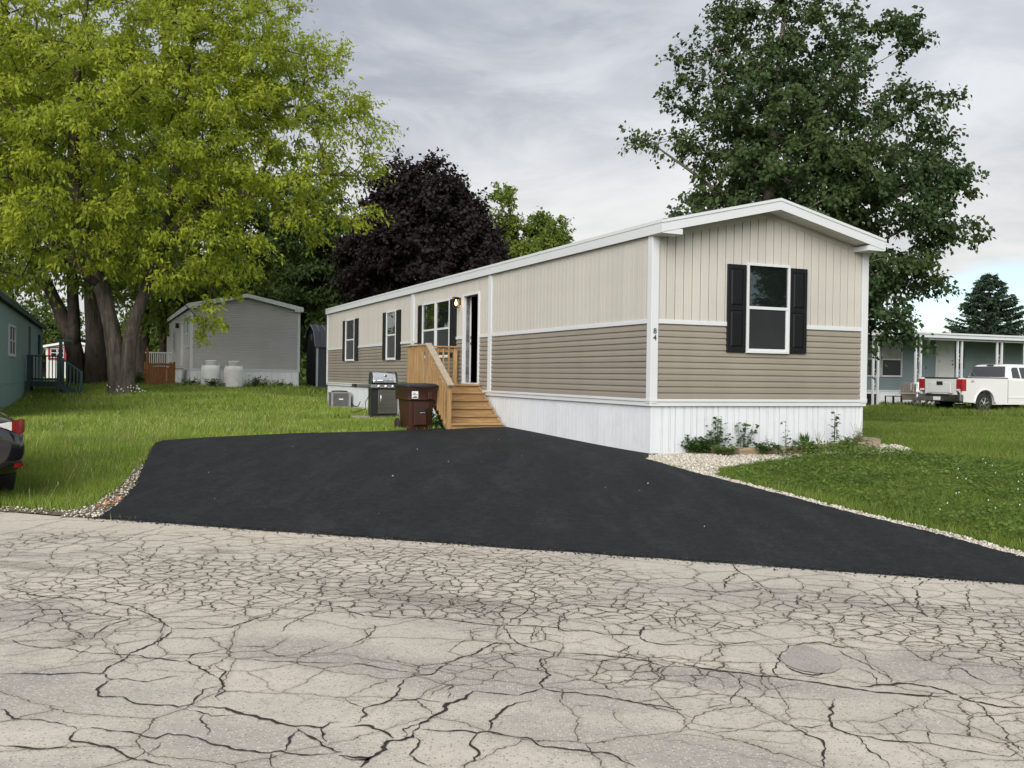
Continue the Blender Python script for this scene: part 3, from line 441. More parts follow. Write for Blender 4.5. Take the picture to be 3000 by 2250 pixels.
def shutter(u0, u1, z0, z1, T, parent):
    b = MB(T); b.box(u0, u1, .012, .044, z0, z1); o = b.build('shutter', M['black'], parent, bevel=.004)
    w = .055
    fr = MB(T); fr.box(u0, u0 + w, .044, .056, z0, z1); fr.box(u1 - w, u1, .044, .056, z0, z1); zm = z0 + (z1 - z0) * .50
    for a, c in ((z0, z0 + .075), (zm - .035, zm + .035), (z1 - .075, z1)): fr.box(u0 + w, u1 - w, .044, .056, a, c)
    fr.build('stile_frame', M['black'], o, bevel=.004)
    for a, c in ((z0 + .09, zm - .05), (zm + .05, z1 - .09)):
        p = MB(T); m = .022
        p.add([(u0 + w + .012, .044, a), (u1 - w - .012, .044, a), (u1 - w - .012, .044, c), (u0 + w + .012, .044, c),
               (u0 + w + .012 + m, .055, a + m), (u1 - w - .012 - m, .055, a + m), (u1 - w - .012 - m, .055, c - m), (u0 + w + .012 + m, .055, c - m)],
              [(4, 5, 6, 7), (0, 1, 5, 4), (1, 2, 6, 5), (2, 3, 7, 6), (3, 0, 4, 7)]); p.build('raised_panel', M['black'], o)
def window(u0, u1, z0, z1, T, parent, fr=.042, proud=.062, zm=None, gm=None, sm=None, trim=None):
    zm = zm or (z0 + z1) / 2; trim = trim or M['trim']
    f = MB(T); f.box(u0, u0 + fr, 0, proud, z0, z1); f.box(u1 - fr, u1, 0, proud, z0, z1); f.box(u0 + fr, u1 - fr, 0, proud, z1 - fr, z1); f.box(u0 + fr, u1 - fr, 0, proud + .008, z0, z0 + fr)
    o = f.build('window', trim, parent, bevel=.004)
    r = MB(T); r.box(u0 + fr, u1 - fr, .02, proud - .006, zm - .026, zm + .022); r.build('meeting_rail', trim, o, bevel=.003)
    s = MB(T); q = .03; a, b, c, d = u0 + fr, u1 - fr, z0 + fr, zm - .026
    s.box(a, a + q * .5, .02, .048, c, d); s.box(b - q, b, .02, .048, c, d); s.box(a + q * .5, b - q, .02, .048, c, c + q); s.build('lower_sash', trim, o)
    p = MB(T); p.box(a, b, .029, .034, zm + .022, z1 - fr); p.build('pane', gm or M['glass'], o)
    p = MB(T); p.box(a + q * .5, b - q, .029, .036, c + q, d); p.build('screen', sm or M['screen'], o)
    return o
def tan_home():
    H = empty('mobile_home', HX, HY, 0, YAW)
    tag(H, 'tan two-tone mobile home with black shutters, white skirting and number 84', 'mobile home')
    gz = lambda x: ZE + .05 + .235 * (HW / 2 - abs(x - HW / 2))         # gable line of the end wall
    # --- end wall
    b = MB(); b.prism([(.03, .02), (HW - .03, .02), (HW - .03, ZE), (HW / 2, gz(HW / 2) - .03), (.03, ZE)], 'y', .03, .13)
    ew = b.build('end_wall', M['core'], H)
    me = None
    n = 12; h = (ZB - .033 - (ZT + .004)) / n
    b = MB(T_end); lap(b, .085, HW - .085, 0, h, 1.35); me = b.mesh('siding_plank')
    for i in range(n): link('siding_plank', me, M['tan_lo'], ew, loc=(0, 0, ZT + .004 + i * h))
    w = .1575; u = .09
    while u < HW - .09:
        ww = min(w, HW - .088 - u)
        b = MB(T_end); vboard(b, u, ww, ZB + .034, gz(u) - .06, gz(u + ww) - .06); b.build('vertical_board', M['tan_hi'], ew); u += w
    for a, c in ((.085, 1.373), (2.965, HW - .085)): b = MB(T_end); b.box(a, c, 0, .038, ZB - .033, ZB + .034); b.build('belt_trim', M['trim'], ew, bevel=.004)
    b = MB(T_end)
    for s in (0, 1):
        x0, x1 = (.06, HW / 2) if s == 0 else (HW / 2, HW - .06)
        b.add([(x0, .0, gz(x0) - .13), (x1, .0, gz(x1) - .13), (x1, .0, gz(x1) - .02), (x0, .0, gz(x0) - .02), (x0, .024, gz(x0) - .13), (x1, .024, gz(x1) - .13), (x1, .024, gz(x1) - .02), (x0, .024, gz(x0) - .02)],
              [(0, 1, 2, 3), (4, 5, 6, 7), (0, 1, 5, 4), (2, 3, 7, 6), (1, 2, 6, 5), (0, 3, 7, 4)])
    b.build('frieze_trim', M['tan_hi'], ew)
    window(1.743, 2.607, 1.63, 3.092, T_end, H, zm=2.37)
    shutter(1.373, 1.728, 1.640, 3.052, T_end, H); shutter(2.622, 2.965, 1.645, 3.052, T_end, H)
    # --- side wall with the door opening
    b = MB(); D0, D1, DZ0, DZ1 = 7.36, 8.31, 1.03, 3.045
    b.box(.03, .12, .13, D0, .02, ZE); b.box(.03, .12, D1, HL - .02, .02, ZE); b.box(.03, .12, D0, D1, DZ1, ZE); b.box(.03, .12, D0, D1, .02, DZ0 - .05)
    sw = b.build('side_wall', M['core'], H)
    segs = [(.085, 6.575), (6.755, 7.305), (8.368, 12.20), (12.425, HL - .07)]
    for a, c in segs:
        b = MB(T_side); lap(b, a, c, 0, h, 1.35); me = b.mesh('siding_plank')
        for i in range(n): link('siding_plank', me, M['tan_lo'], sw, loc=(0, 0, ZT + .004 + i * h))
    cache = {}
    def boards(a, c, z0):
        u = a
        while u < c - .01:
            ww = round(min(w, c - u), 4); k = (ww, z0)
            if k not in cache:
                b = MB(T_side); vboard(b, 0, ww, z0, ZE - .03, ZE - .03); cache[k] = b.mesh('vertical_board')
            link('vertical_board', cache[k], M['tan_hi'], sw, loc=(0, u, 0)); u += w
    boards(.09, 6.575, ZB + .034); boards(6.755, 7.305, ZB + .034); boards(7.305, 8.368, 3.105); boards(8.368, 12.20, ZB + .034); boards(12.425, HL - .07, ZB + .034)
    for a, c in ((.085, 6.575), (6.755, 7.305), (8.368, 8.83), (11.79, 12.20), (12.425, 13.435), (15.265, 18.29), (20.43, HL - .07)):
        b = MB(T_side); b.box(a, c, 0, .038, ZB - .033, ZB + .034); b.build('belt_trim', M['trim'], sw, bevel=.004)
    for a, c in segs:
        b = MB(T_side); b.box(a, c, 0, .020, ZE - .055, ZE - .02); b.build('top_trim', M['tan_hi'], sw)
    for a, c in ((6.575, 6.755), (12.20, 12.425)):
        b = MB(T_side); b.box(a, c, 0, .044, ZT - .07, ZE - .01); b.build('seam_trim', M['trim'], sw, bevel=.005)
    # --- hidden sides
    b = MB(); b.box(HW - .10, HW, .11, HL - .02, .02, ZE); b.build('side_wall', M['tan_lo'], H)
    b = MB(); b.prism([(.03, .02), (HW - .03, .02), (HW - .03, ZE), (HW / 2, gz(HW / 2) - .03), (.03, ZE)], 'y', HL - .10, HL); b.build('end_wall', M['tan_lo'], H)
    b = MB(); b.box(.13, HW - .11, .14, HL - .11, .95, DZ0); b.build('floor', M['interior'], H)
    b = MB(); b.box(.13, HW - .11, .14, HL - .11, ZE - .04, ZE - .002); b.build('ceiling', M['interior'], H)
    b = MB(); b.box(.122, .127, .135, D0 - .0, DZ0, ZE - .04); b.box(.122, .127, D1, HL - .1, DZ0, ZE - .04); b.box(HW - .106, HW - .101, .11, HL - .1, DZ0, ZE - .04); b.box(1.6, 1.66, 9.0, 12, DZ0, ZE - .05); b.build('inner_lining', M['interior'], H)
    # --- corner posts
    for (x0, x1, y0, y1) in ((-.044, .088, -.044, .088), (HW - .088, HW + .044, -.044, .088), (-.044, .07, HL - .07, HL + .044), (HW - .07, HW + .044, HL - .07, HL + .034)):
        b = MB(); b.box(x0, x1, y0, y1, ZT - .07, ZE + .0); b.build('corner_trim', M['trim'], H, bevel=.006)
    Rm = Matrix.Translation((.024, -.046, 0)) @ Matrix.Rotation(math.pi / 2, 4, 'X')
    for ch, z in (('8', 1.928), ('4', 1.825)): text('house_number', ch, .118, M['dark_print'], H, Matrix.Translation((0, 0, z)) @ Rm)
    # --- base trim and skirting
    for T, a, c in ((T_end, -.04, HW + .04), (T_side, -.045, HL + .04)):
        b = MB(T); b.box(a, c, .006, .050, ZT - .045, ZT); b.box(a, c, .0, .034, ZT - .115, ZT - .045); b.build('base_trim', M['trim'], H, bevel=.004)
    def skirt(T, a, c, z0f):
        u = a; w = .405
        while u < c - .01:
            ww = min(w, c - u); b = MB(T); z0 = z0f(u + ww / 2) - .12; z1 = ZT - .115
            pr = [(0, -.01), (0, .006)]
            for q in (.13, .16, .27, .30):
                if q + .012 < ww: pr += [(q, .006), (q + .001, -.006), (q + .008, -.006), (q + .009, .006)]
            pr += [(ww - .020, .006), (ww - .019, -.016), (ww - .009, -.016), (ww - .008, .008), (ww, .008), (ww, -.01)]
            n = len(pr); b.add([(u + x, v - .012, z0) for x, v in pr] + [(u + x, v - .012, z1) for x, v in pr], [(i, i + 1, n + i + 1, n + i) for i in range(n - 1)])
            b.build('skirting_panel', M['skirt'], H); u += w
    skirt(T_end, .06, HW - .06, lambda u: 0.0); skirt(T_side, .06, HL - .02, lambda u: 0.0)
    for (x0, x1, y0, y1) in ((-.002, .06, -.002, .06), (HW - .06, HW + .002, -.002, .06)):
        b = MB(); b.box(x0, x1, y0, y1, -.12, ZT - .115); b.build('skirting_corner', M['skirt'], H, bevel=.004)
    # --- roof
    ov, fr, rr = .07, .36, .10; xm = HW / 2; xe = -ov; tz = lambda x: 3.605 + .232 * (xm + ov - abs(x - xm)); th = .035
    b = MB(); b.prism([(xe, tz(xe) - th), (xm, tz(xm) - th), (HW + ov, tz(xe) - th), (HW + ov, tz(xe)), (xm, tz(xm)), (xe, tz(xe))], 'y', -fr + .01, HL + rr - .01)
    rf = b.build('roof', M['shingle'], H)
    b = MB()
    k = 0
    for side in (0, 1):                                   # shingle courses
        for i in range(12):
            a = i / 12; c = a + 1 / 12; x0 = xe + a * (xm - xe); x1 = xe + c * (xm - xe)
            if side: x0, x1 = HW - x0, HW - x1
            b.add([(x0, -fr + .005, tz(x0) + .012), (x1, -fr + .005, tz(x1) + .004), (x1, HL + rr, tz(x1) + .004), (x0, HL + rr, tz(x0) + .012), (x0, -fr + .005, tz(x0) + .001), (x0, HL + rr, tz(x0) + .001)], [(0, 1, 2, 3), (4, 0, 3, 5)])
    b.build('shingles', M['shingle'], rf)
    dep = .185
    for s in (0, 1):                                      # rake boards
        for lo, hi, off in ((.035, dep, .0), (.0, .045, .012)):
            b = MB(); X = lambda x: x if s == 0 else HW - x
            x0, x1 = xe - .012, xm
            vs = [(X(x), y, tz(x) - q) for y in (-fr - .022 - off, -fr + .005) for x, q in ((x0, hi), (x1, hi), (x1, lo), (x0, lo))]
            b.add(vs, [(0, 1, 2, 3), (4, 5, 6, 7), (0, 1, 5, 4), (2, 3, 7, 6), (0, 3, 7, 4)]); b.build('rake_board', M['trim'], rf)
        b = MB(); x0 = xe - .014 if s == 0 else HW + ov - .006
        b.box(x0, x0 + .02, -fr - .02, HL + rr, tz(xe) - .195, tz(xe) + .002); b.box(x0 - .008 if s == 0 else x0 + .02, x0 if s == 0 else x0 + .028, -fr - .03, HL + rr, tz(xe) - .045, tz(xe) + .006); b.build('eave_fascia', M['trim'], rf)
        b = MB(); b.box(xe if s == 0 else HW, .0 if s == 0 else HW + ov, .05, HL + rr, tz(xe) - .192, tz(xe) - .178); b.build('eave_soffit', M['soffit'], rf)
        b = MB(); x0, x1 = (xe, .29) if s == 0 else (HW - .29, HW + ov); b.box(x0, x1, -fr - .015, .0, tz(xe) - .205, tz(xe) - .12); b.build('eave_return', M['trim'], rf, bevel=.004)
        b = MB(); x0, x1 = xe, xm; X = lambda x: x if s == 0 else HW - x   # soffit under the rake, ribbed
        nrib = 15
        for i in range(nrib):
            xa = x0 + (x1 - x0) * i / nrib; xb = x0 + (x1 - x0) * (i + .93) / nrib
            b.add([(X(xa), -fr, tz(xa) - dep + .012), (X(xb), -fr, tz(xb) - dep + .012), (X(xb), .02, tz(xb) - dep + .012), (X(xa), .02, tz(xa) - dep + .012),
                   (X(xa), -fr, tz(xa) - dep + .03), (X(xb), -fr, tz(xb) - dep + .03), (X(xb), .02, tz(xb) - dep + .03), (X(xa), .02, tz(xa) - dep + .03)], [(0, 1, 2, 3), (4, 5, 6, 7), (0, 3, 7, 4), (1, 2, 6, 5)])
        b.build('rake_soffit', M['soffit'], rf)
    # --- side windows, shutters
    window(9.255, 10.30, 1.625, 3.062, T_side, H, zm=2.355); window(10.345, 11.40, 1.625, 3.062, T_side, H, zm=2.355)
    b = MB(T_side); b.box(10.30, 10.345, 0, .064, 1.625, 3.062); b.build('mullion', M['trim'], H)
    shutter(11.425, 11.79, 1.64, 3.045, T_side, H); shutter(8.83, 9.235, 1.64, 3.045, T_side, H)
    window(13.863, 14.867, 1.61, 3.052, T_side, H, zm=2.347); shutter(14.89, 15.265, 1.625, 3.04, T_side, H); shutter(13.435, 13.845, 1.625, 3.04, T_side, H)
    window(18.76, 20.01, 1.62, 3.046, T_side, H, zm=2.35); shutter(20.03, 20.43, 1.64, 3.035, T_side, H); shutter(18.29, 18.74, 1.64, 3.035, T_side, H)
    # --- door frame and door
    b = MB(T_side); b.box(D0 - .055, D0, -.15, .05, DZ0 - .03, DZ1 + .055); b.box(D1, D1 + .055, -.16, .05, DZ0 - .03, DZ1 + .055); b.box(D0, D1, -.15, .05, DZ1, DZ1 + .055)
    df = b.build('door_frame', M['trim'], H, bevel=.004)
    b = MB(T_side); b.box(D0, D1, -.16, .075, DZ0 - .055, DZ0 - .0); b.build('door_sill', M['trim'], df, bevel=.004)
    b = MB(T_side); b.box(D1 - .012, D1, -.155, -.125, DZ0, DZ1); b.build('door_stop', M['trim'], df)
    b = MB(T_side)
    for z in (1.92, 2.06): b.box(D1 - .016, D1 - .012, -.15, -.13, z, z + .06)
    b.build('strike_plate', M['black_metal'], df)
    b = MB(); b.box(.17, 1.06, D0 - .05, D0 - .005, DZ0 + .01, DZ1 - .01); dl = b.build('door', M['white'], H, bevel=.004)
    b = MB(); b.lathe([(.012, 0), (.012, .03), (.028, .035), (.028, .06), (.01, .068)], 12, (.98, D0 - .005, 2.0), 'y'); b.build('door_knob', M['black_metal'], dl)
tan_home()
def lantern():
    x, y = row_xy(HX, HY, 0, 8.60)
    L = empty('wall_lantern', x, y, 2.80, YAW); tag(L, 'lit black glass wall lantern between the black shutter and the open front door', 'lamp')
    b = MB(); b.box(-.03, -.008, -.05, .05, .06, .24); b.build('back_plate', M['black_metal'], L, bevel=.004)
    b = MB(); b.box(-.17, -.03, -.012, .012, .20, .225); b.build('arm', M['black_metal'], L)
    b = MB(); cx = -.125; r = .062
    for s in (-1, 1):
        for q in (-1, 1): b.beam((cx + s * r, q * r, .0), (cx + s * r, q * r, .23), .009, .009)
    for z in (.0, .23):
        b.box(cx - r - .005, cx + r + .005, -r - .005, -r + .005, z - .005, z + .005); b.box(cx - r - .005, cx + r + .005, r - .005, r + .005, z - .005, z + .005)
        b.box(cx - r - .005, cx - r + .005, -r, r, z - .005, z + .005); b.box(cx + r - .005, cx + r + .005, -r, r, z - .005, z + .005)
    b.box(cx - r, cx + r, -r, r, .232, .25); b.build('cage', M['black_metal'], L)
    t = NT('warm_bulb'); e = t.n('ShaderNodeEmission', {'Color': (1., .52, .15), 'Strength': 5.0}); em = t.end(e.outputs[0])
    b = MB(); b.lathe([(.006, .05), (.018, .062), (.027, .09), (.026, .115), (.014, .155), (.012, .185)], 14, (cx, 0, 0)); b.build('bulb', em, L, smooth=True)
    b = MB(); b.lathe([(.013, .185), (.013, .23)], 10, (cx, 0, 0)); b.build('socket', M['black_metal'], L)
lantern()
def stairs():
    ox, oy = HX, HY; z0 = 0.0
    A = empty('wooden_stairs', *row_xy(HX, HY, -.6, 6.5), .08, YAW); tag(A, 'new pine front steps with landing and railings beside the tan home', 'stairs')
    K = lambda p: (p[0] + .6, p[1] - 6.5, p[2] - .08)
    X0, X1 = -1.22, -.06
    ys = [5.755, 6.061, 6.341, 6.627, 6.879, 7.159]; zs = [.205, .362, .520, .678, .838, 1.0]
    for i in range(6):
        y1 = ys[i + 1] + .02 if i < 5 else 7.43
        b = MB(K); b.box(X0 - .0, X1, ys[i] - .042, (ys[i] + y1) / 2 - .004, zs[i] - .036, zs[i]); b.build('tread', M['wood_x'], A, bevel=.004)
        b = MB(K); b.box(X0 - .0, X1, (ys[i] + y1) / 2 + .004, y1, zs[i] - .036, zs[i]); b.build('tread', M['wood_x'], A, bevel=.004)
        b = MB(K); zl = zs[i - 1] if i else .06; b.box(X0 + .01, X1 - .005, ys[i], ys[i] + .022, zl + .002 if i else zl, zs[i] - .038); b.build('riser', M['wood_x'], A)
    y = 7.436
    while y < 8.55: b = MB(K); b.box(X0 - .02, X1, y, min(y + .138, 8.60), .964, 1.0); b.build('deck_board', M['wood_x'], A, bevel=.004); y += .144
    b = MB(K); b.box(X0 - .03, X0 + .0, 7.16, 8.60, .78, .962); b.box(X0, X1, 8.57, 8.60, .78, .962); b.build('rim_joist', M['wood_y'], A)
    for xs in (X0 + .005, X1 - .03):                       # stringers
        b = MB(K); b.prism([(5.78, .06), (6.10, .06), (7.46, .74), (7.46, .96), (7.17, .96), (5.78, .16)], 'x', xs, xs + .035); b.build('stringer', M['wood_y'], A)
    P = [(X0 - .045, 5.80, .0, 1.02), (X0 - .045, 7.22, .0, 1.845), (X0 - .045, 8.555, .0, 1.845), (X1 - .09, 8.555, .9, 1.845)]
    for x, yy, a, c in P: b = MB(K); b.box(x - .044, x + .044, yy - .044, yy + .044, a, c); b.build('post', M['wood'], A, bevel=.004)
    b = MB(K); b.box(X0 - .12, X0 + .03, 7.14, 8.62, 1.848, 1.885); b.build('top_rail', M['old_rail'], A, bevel=.004)
    b = MB(K); b.box(X0 + .032, X1 - .03, 8.48, 8.63, 1.848, 1.885); b.build('top_rail', M['wood_x'], A, bevel=.004)
    b = MB(K); b.beam((X0 - .045, 5.68, .985), (X0 - .045, 7.20, 1.885), .14, .038); b.build('stair_rail', M['old_rail'], A, bevel=.004)
    b = MB(K); b.beam((X0 - .062, 5.80, .845), (X0 - .062, 7.20, 1.735), .036, .088); b.build('upper_rail', M['wood_y'], A)
    b = MB(K); b.beam((X0 - .062, 5.82, .17), (X0 - .062, 7.20, 1.02), .038, .09); b.build('lower_rail', M['wood_y'], A)
    b = MB(K); b.box(X0 - .08, X0 - .045, 7.26, 8.51, 1.74, 1.83); b.build('upper_rail', M['wood_y'], A)
    b = MB(K); b.box(X0 + .02, X1 - .14, 8.54, 8.576, 1.74, 1.83); b.build('upper_rail', M['wood_x'], A)
    b = MB(K); b.box(X0 + .02, X1 - .14, 8.54, 8.576, 1.06, 1.14); b.build('lower_rail', M['wood_x'], A)
    yy = 5.92
    while yy < 7.15:
        f = (yy - 5.8) / 1.4; b = MB(K); b.box(X0 - .116, X0 - .082, yy - .017, yy + .017, .17 + f * .85 - .05, .845 + f * .89 + .03); b.build('baluster', M['wood'], A); yy += .145
    yy = 7.36
    while yy < 8.5: b = MB(K); b.box(X0 - .116, X0 - .082, yy - .017, yy + .017, .86, 1.82); b.build('baluster', M['wood'], A); yy += .145
    xx = X0 + .09
    while xx < X1 - .16: b = MB(K); b.box(xx - .017, xx + .017, 8.504, 8.538, 1.0, 1.82); b.build('baluster', M['wood'], A); xx += .135
    b = MB(K); b.beam((X0 - .02, 7.22, .12), (X0 - .02, 8.55, .80), .035, .088); b.build('brace', M['wood_y'], A)
    b = MB(K); b.box(X0 - .01, X0 + .02, 7.26, 8.51, .10, .34); b.box(X0 - .01, X0 + .02, 7.26, 8.51, .36, .60); b.build('side_board', M['wood_y'], A)
stairs()
# ------------------------------------------------------------------ small things by the tan home
def trash_bin():
    x, y = -2.02, 20.25
    B = empty('trash_bin', x, y, float(g(x, y)) + .0, .50); tag(B, 'brown wheeled trash bin with black lid at the driveway edge', 'trash bin')
    def ring(w, d, z, r=.05, yo=0):
        o = []
        for cx, cy, a0 in ((w / 2 - r, -d / 2 + r, -90), (w / 2 - r, d / 2 - r, 0), (-w / 2 + r, d / 2 - r, 90), (-w / 2 + r, -d / 2 + r, 180)):
            for k in range(4): a = math.radians(a0 + k * 30); o.append((cx + r * math.cos(a), cy + r * math.sin(a) + yo, z))
        return o
    b = MB(); b.loft([ring(.50, .50, .0), ring(.505, .52, .03), ring(.575, .62, .60, yo=.01), ring(.58, .63, .64, yo=.01), ring(.665, .735, .645, .05, .015), ring(.675, .75, .84, .05, .02), ring(.70, .77, .86, .05, .02), ring(.70, .77, .91, .05, .02)])
    bd = b.build('body', M['bin'], B, smooth=False, bevel=.006)
    b = MB(); b.prism([(-.17, .12), (.10, .12), (.10, .44), (.17, .50), (.17, .60), (-.17, .60)], 'y', -.318, -.262); 
    b.box(.10, .20, -.40, -.34, .66, .82)
    b.build('front_panel', M['bin'], bd, bevel=.008)
    b = MB(); b.box(-.055, .055, -.335, -.30, .40, .47); b.build('grab_slot', M['lid'], bd)
    b = MB(); b.box(-.055, .055, -.337, -.31, .375, .385); b.build('grab_bar', M['chrome'], bd)
    b = MB(); b.loft([ring(.72, .79, .905, .05, .02), ring(.735, .81, .915, .05, .02), ring(.735, .81, .945, .05, .02), ring(.66, .73, .975, .05, .02), ring(.50, .55, .99, .05, .02)]); ld = b.build('lid', M['lid'], B, bevel=.006)
    b = MB(); b.box(-.20, .20, -.40, -.37, .90, .935); b.build('lid_grip', M['lid'], ld, bevel=.005)
    b = MB(); b.tube([(-.27, .42, .90), (-.27, .50, .95), (.27, .50, .95), (.27, .42, .90)], .016, 8); b.build('handle', M['lid'], B, smooth=True)
    b = MB(); b.tube([(-.33, .27, .12), (.33, .27, .12)], .014, 8); b.build('axle', M['black_metal'], B)
    for s in (-1, 1):
        b = MB(); b.lathe([(.03, -.03), (.10, -.03), (.125, -.02), (.125, .02), (.10, .03), (.03, .03)], 20, (s * .315, .27, .125), 'x'); w = b.build('wheel', M['rubber'], B, bevel=.004)
        b = MB(); b.lathe([(.03, -.034), (.07, -.034), (.07, .034), (.03, .034)], 14, (s * .315, .27, .125), 'x'); b.build('hub', M['bin'], w)
    b = MB(); b.box(-.3425, -.3395, -.20, -.06, .665, .815)
    b = MB(); b.box(-.25, -.11, -.3625, -.3575, .675, .825); st = b.build('sticker', M['plain_white'], bd)
    b = MB(); b.prism([(-.24, .69), (-.12, .69), (-.13, .705), (-.155, .72), (-.205, .72), (-.23, .705)], 'y', -.3645, -.3630); b.build('sticker_print', M['dark_print'], st)
    b = MB(); b.box(-.235, -.125, -.3645, -.3630, .745, .765); b.box(-.225, -.165, -.3645, -.3630, .775, .795); b.build('sticker_print', M['teal_print'], st)
trash_bin()
def grill():
    x, y = -3.50, 26.0
    G = empty('gas_grill', x, y, float(g(x, y)) + .04, .30); tag(G, 'stainless steel gas grill with side shelf behind the trash bin', 'grill')
    b = MB(); b.box(-.36, -.345, -.24, .26, .06, .78); b.box(.345, .36, -.24, .26, .06, .78); b.box(-.345, .345, .245, .26, .06, .78); b.box(-.36, .36, -.24, .26, .03, .06); b.box(-.345, .345, -.235, .24, .07, .775); b.build('cart', M['black_metal'], G, bevel=.004)
    b = MB(); b.box(-.17, .335, -.262, -.242, .10, .74); d = b.build('door', M['steel'], G, bevel=.006)
    b = MB(); b.tube([(-.10, -.262, .38), (-.10, -.295, .40), (-.10, -.295, .58), (-.10, -.262, .60)], .009, 8); b.build('door_handle', M['chrome'], d, smooth=True)
    b = MB(); b.prism([(-.30, .77), (-.31, .80), (-.255, .885), (.26, .885), (.26, .77)], 'x', -.38, .38); p = b.build('control_panel', M['steel'], G, bevel=.005)
    for kx in (-.16, .03, .22):
        b = MB(); b.lathe([(.034, 0), (.034, -.01), (.022, -.014), (.020, -.04), (.012, -.044)], 14, (kx, -.295, .83), 'y'); b.build('knob', M['chrome'], p)
    for s in (-1, 1):
        b = MB(); xa, xb = (-.74, -.385) if s < 0 else (.385, .66)
        b.box(xa, xb, -.27, .22, .80, .885); sh = b.build('side_shelf', M['steel'], G, bevel=.006)
        b = MB(); xe = xa if s < 0 else xb; b.box(xe - .075 if s < 0 else xe + .002, xe - .002 if s < 0 else xe + .06, -.28, .23, .795, .89); b.build('shelf_end', M['black_metal'], sh, bevel=.006)
    b = MB(); b.prism([(-.23, .887), (-.25, .93), (.25, .93), (.25, .887)], 'x', -.36, .36); b.build('firebox', M['black_metal'], G)
    pr = [(-.265, .935), (-.25, 1.0), (-.20, 1.10), (-.12, 1.18), (-.02, 1.215), (.08, 1.20), (.18, 1.12), (.24, 1.0), (.25, .935)]
    b = MB(); b.prism(pr, 'x', -.31, .31); l = b.build('hood', M['chrome'], G, bevel=.006)
    for s in (-1, 1): b = MB(); b.prism([(y_ * 1.03, (z - .935) * 1.02 + .935) for y_, z in pr], 'x', s * .335 - .024, s * .335 + .024); b.build('hood_end', M['black_metal'], l, bevel=.005)
    b = MB(); b.tube([(-.26, -.26, .985), (-.26, -.315, .99), (.26, -.315, .99), (.26, -.26, .985)], .014, 8); b.build('hood_handle', M['chrome'], l, smooth=True)
    b = MB(T=lambda p: (p[0] + .03, p[1] * .82 + p[2] * .0 - .196, p[2] + 1.115 + p[1] * .5)); b.lathe([(.042, 0), (.042, -.014), (.034, -.018)], 18, (0, 0, 0), 'y'); b.build('thermometer', M['steel'], l)
    b = MB()
    b.tube([(-.37, -.05, .60), (-.48, -.05, .40), (-.46, .0, .22), (-.60, .1, .16), (-.8, .3, .10)], .011, 6); b.build('gas_hose', M['rubber'], G, smooth=True)
    for sx in (-.3, .3):
        for sy in (-.19, .2): b = MB(); b.lathe([(.012, -.018), (.038, -.016), (.038, .016), (.012, .018)], 12, (sx, sy, .0), 'x'); b.build('caster', M['rubber'], G)
grill()
def ac_unit():
    x, y = row_xy(HX, HY, -.42, 19.2)
    A = empty('air_conditioner', x, y, float(g(x, y)), YAW - .06); A.scale = (.80, .80, .85); tag(A, 'grey outdoor air conditioning unit against the white skirting', 'air conditioner')
    b = MB(); b.box(-.44, .44, -.42, .42, -.02, .05); b.build('base', M['concrete'], A)
    b = MB(); b.box(-.34, .34, -.34, .34, .06, .60); b.build('coil', M['ac_dark'], A)
    b = MB()
    for s in (-1, 1):
        for q in (-1, 1): b.box(s * .365 - .045, s * .365 + .045, q * .365 - .045, q * .365 + .045, .05, .66)
    b.box(-.32, .32, -.41, -.32, .05, .10); b.box(-.32, .32, -.41, -.32, .61, .66); b.box(-.41, -.32, -.32, .32, .05, .10); b.box(-.41, -.32, -.32, .32, .61, .66); b.box(.32, .41, -.32, .32, .05, .66); b.box(-.32, .32, .32, .41, .05, .66)
    cb = b.build('cabinet', M['ac'], A, bevel=.008)
    b = MB(); k = 0
    for i in range(16): z = .11 + i * .031; b.box(-.32, .32, -.395, -.375, z, z + .011); b.box(-.395, -.375, -.32, .32, z, z + .011)
    b.build('louvre', M['ac'], cb)
    b = MB(); b.lathe([(.34, .66), (.34, .70), (.30, .715), (.10, .73), (.09, .72), (.30, .70), (.32, .66)], 24); b.build('fan_grille', M['ac_dark'], A)
    b = MB()
    for i in range(12): a = math.pi * i / 12; b.tube([(-.33 * math.cos(a), -.33 * math.sin(a), .71), (.33 * math.cos(a), .33 * math.sin(a), .71)], .005, 5)
    b.build('grille_wire', M['black_metal'], A)
    b = MB(); b.box(-.09, .09, -.4035, -.399, .37, .41); b.build('name_plate', M['plain_white'], cb)
    b = MB(); b.tube([(.41, -.2, .2), (.50, -.22, .2), (.52, -.5, .14), (.50, -.9, .12), (.5, -1.6, .16), (.5, -2.0, .34)], .017, 7); b.build('refrigerant_line', M['rubber'], A, smooth=True)
ac_unit()
b = MB(); b.box(-.85, 1.0, -.62, .9, -.05, .03); o = b.build('patio_slab', M['concrete'], None, bevel=.01); o.location = (-3.4, 26.1, float(g(-3.5, 26.0))); o.rotation_euler = (0, 0, .3); tag(o, kind='structure')
# landscape timbers of the flower bed
M['timber'] = wood('landscape_timber', (.32, .245, .165), (1.2, 14, 14)); M['timber_old'] = wood('grey_timber', (.30, .25, .195), (1.2, 14, 14))
def timber(p, q, z, label, mat, r=.062):
    a = Vector((*p, float(g(*p)) + z)); c = Vector((*q, float(g(*q)) + z)); L = (c - a).length
    b = MB(); prof = [(-r, -r * .65), (-r * .7, -r), (r * .7, -r), (r, -r * .65), (r, r * .65), (r * .7, r), (-r * .7, r), (-r, r * .65)]
    b.prism(prof, 'x', 0, L); o = b.build('landscape_timber', mat, None, bevel=.006); o.location = a
    d = (c - a).normalized(); o.rotation_euler = (0, -math.asin(d.z), math.atan2(d.y, d.x)); tag(o, label, 'timber', 'landscape timbers edging the flower bed')
timber((3.55, 15.02), (4.75, 15.42), .06, 'long rounded timber on the left edging the flower bed', M['timber'])
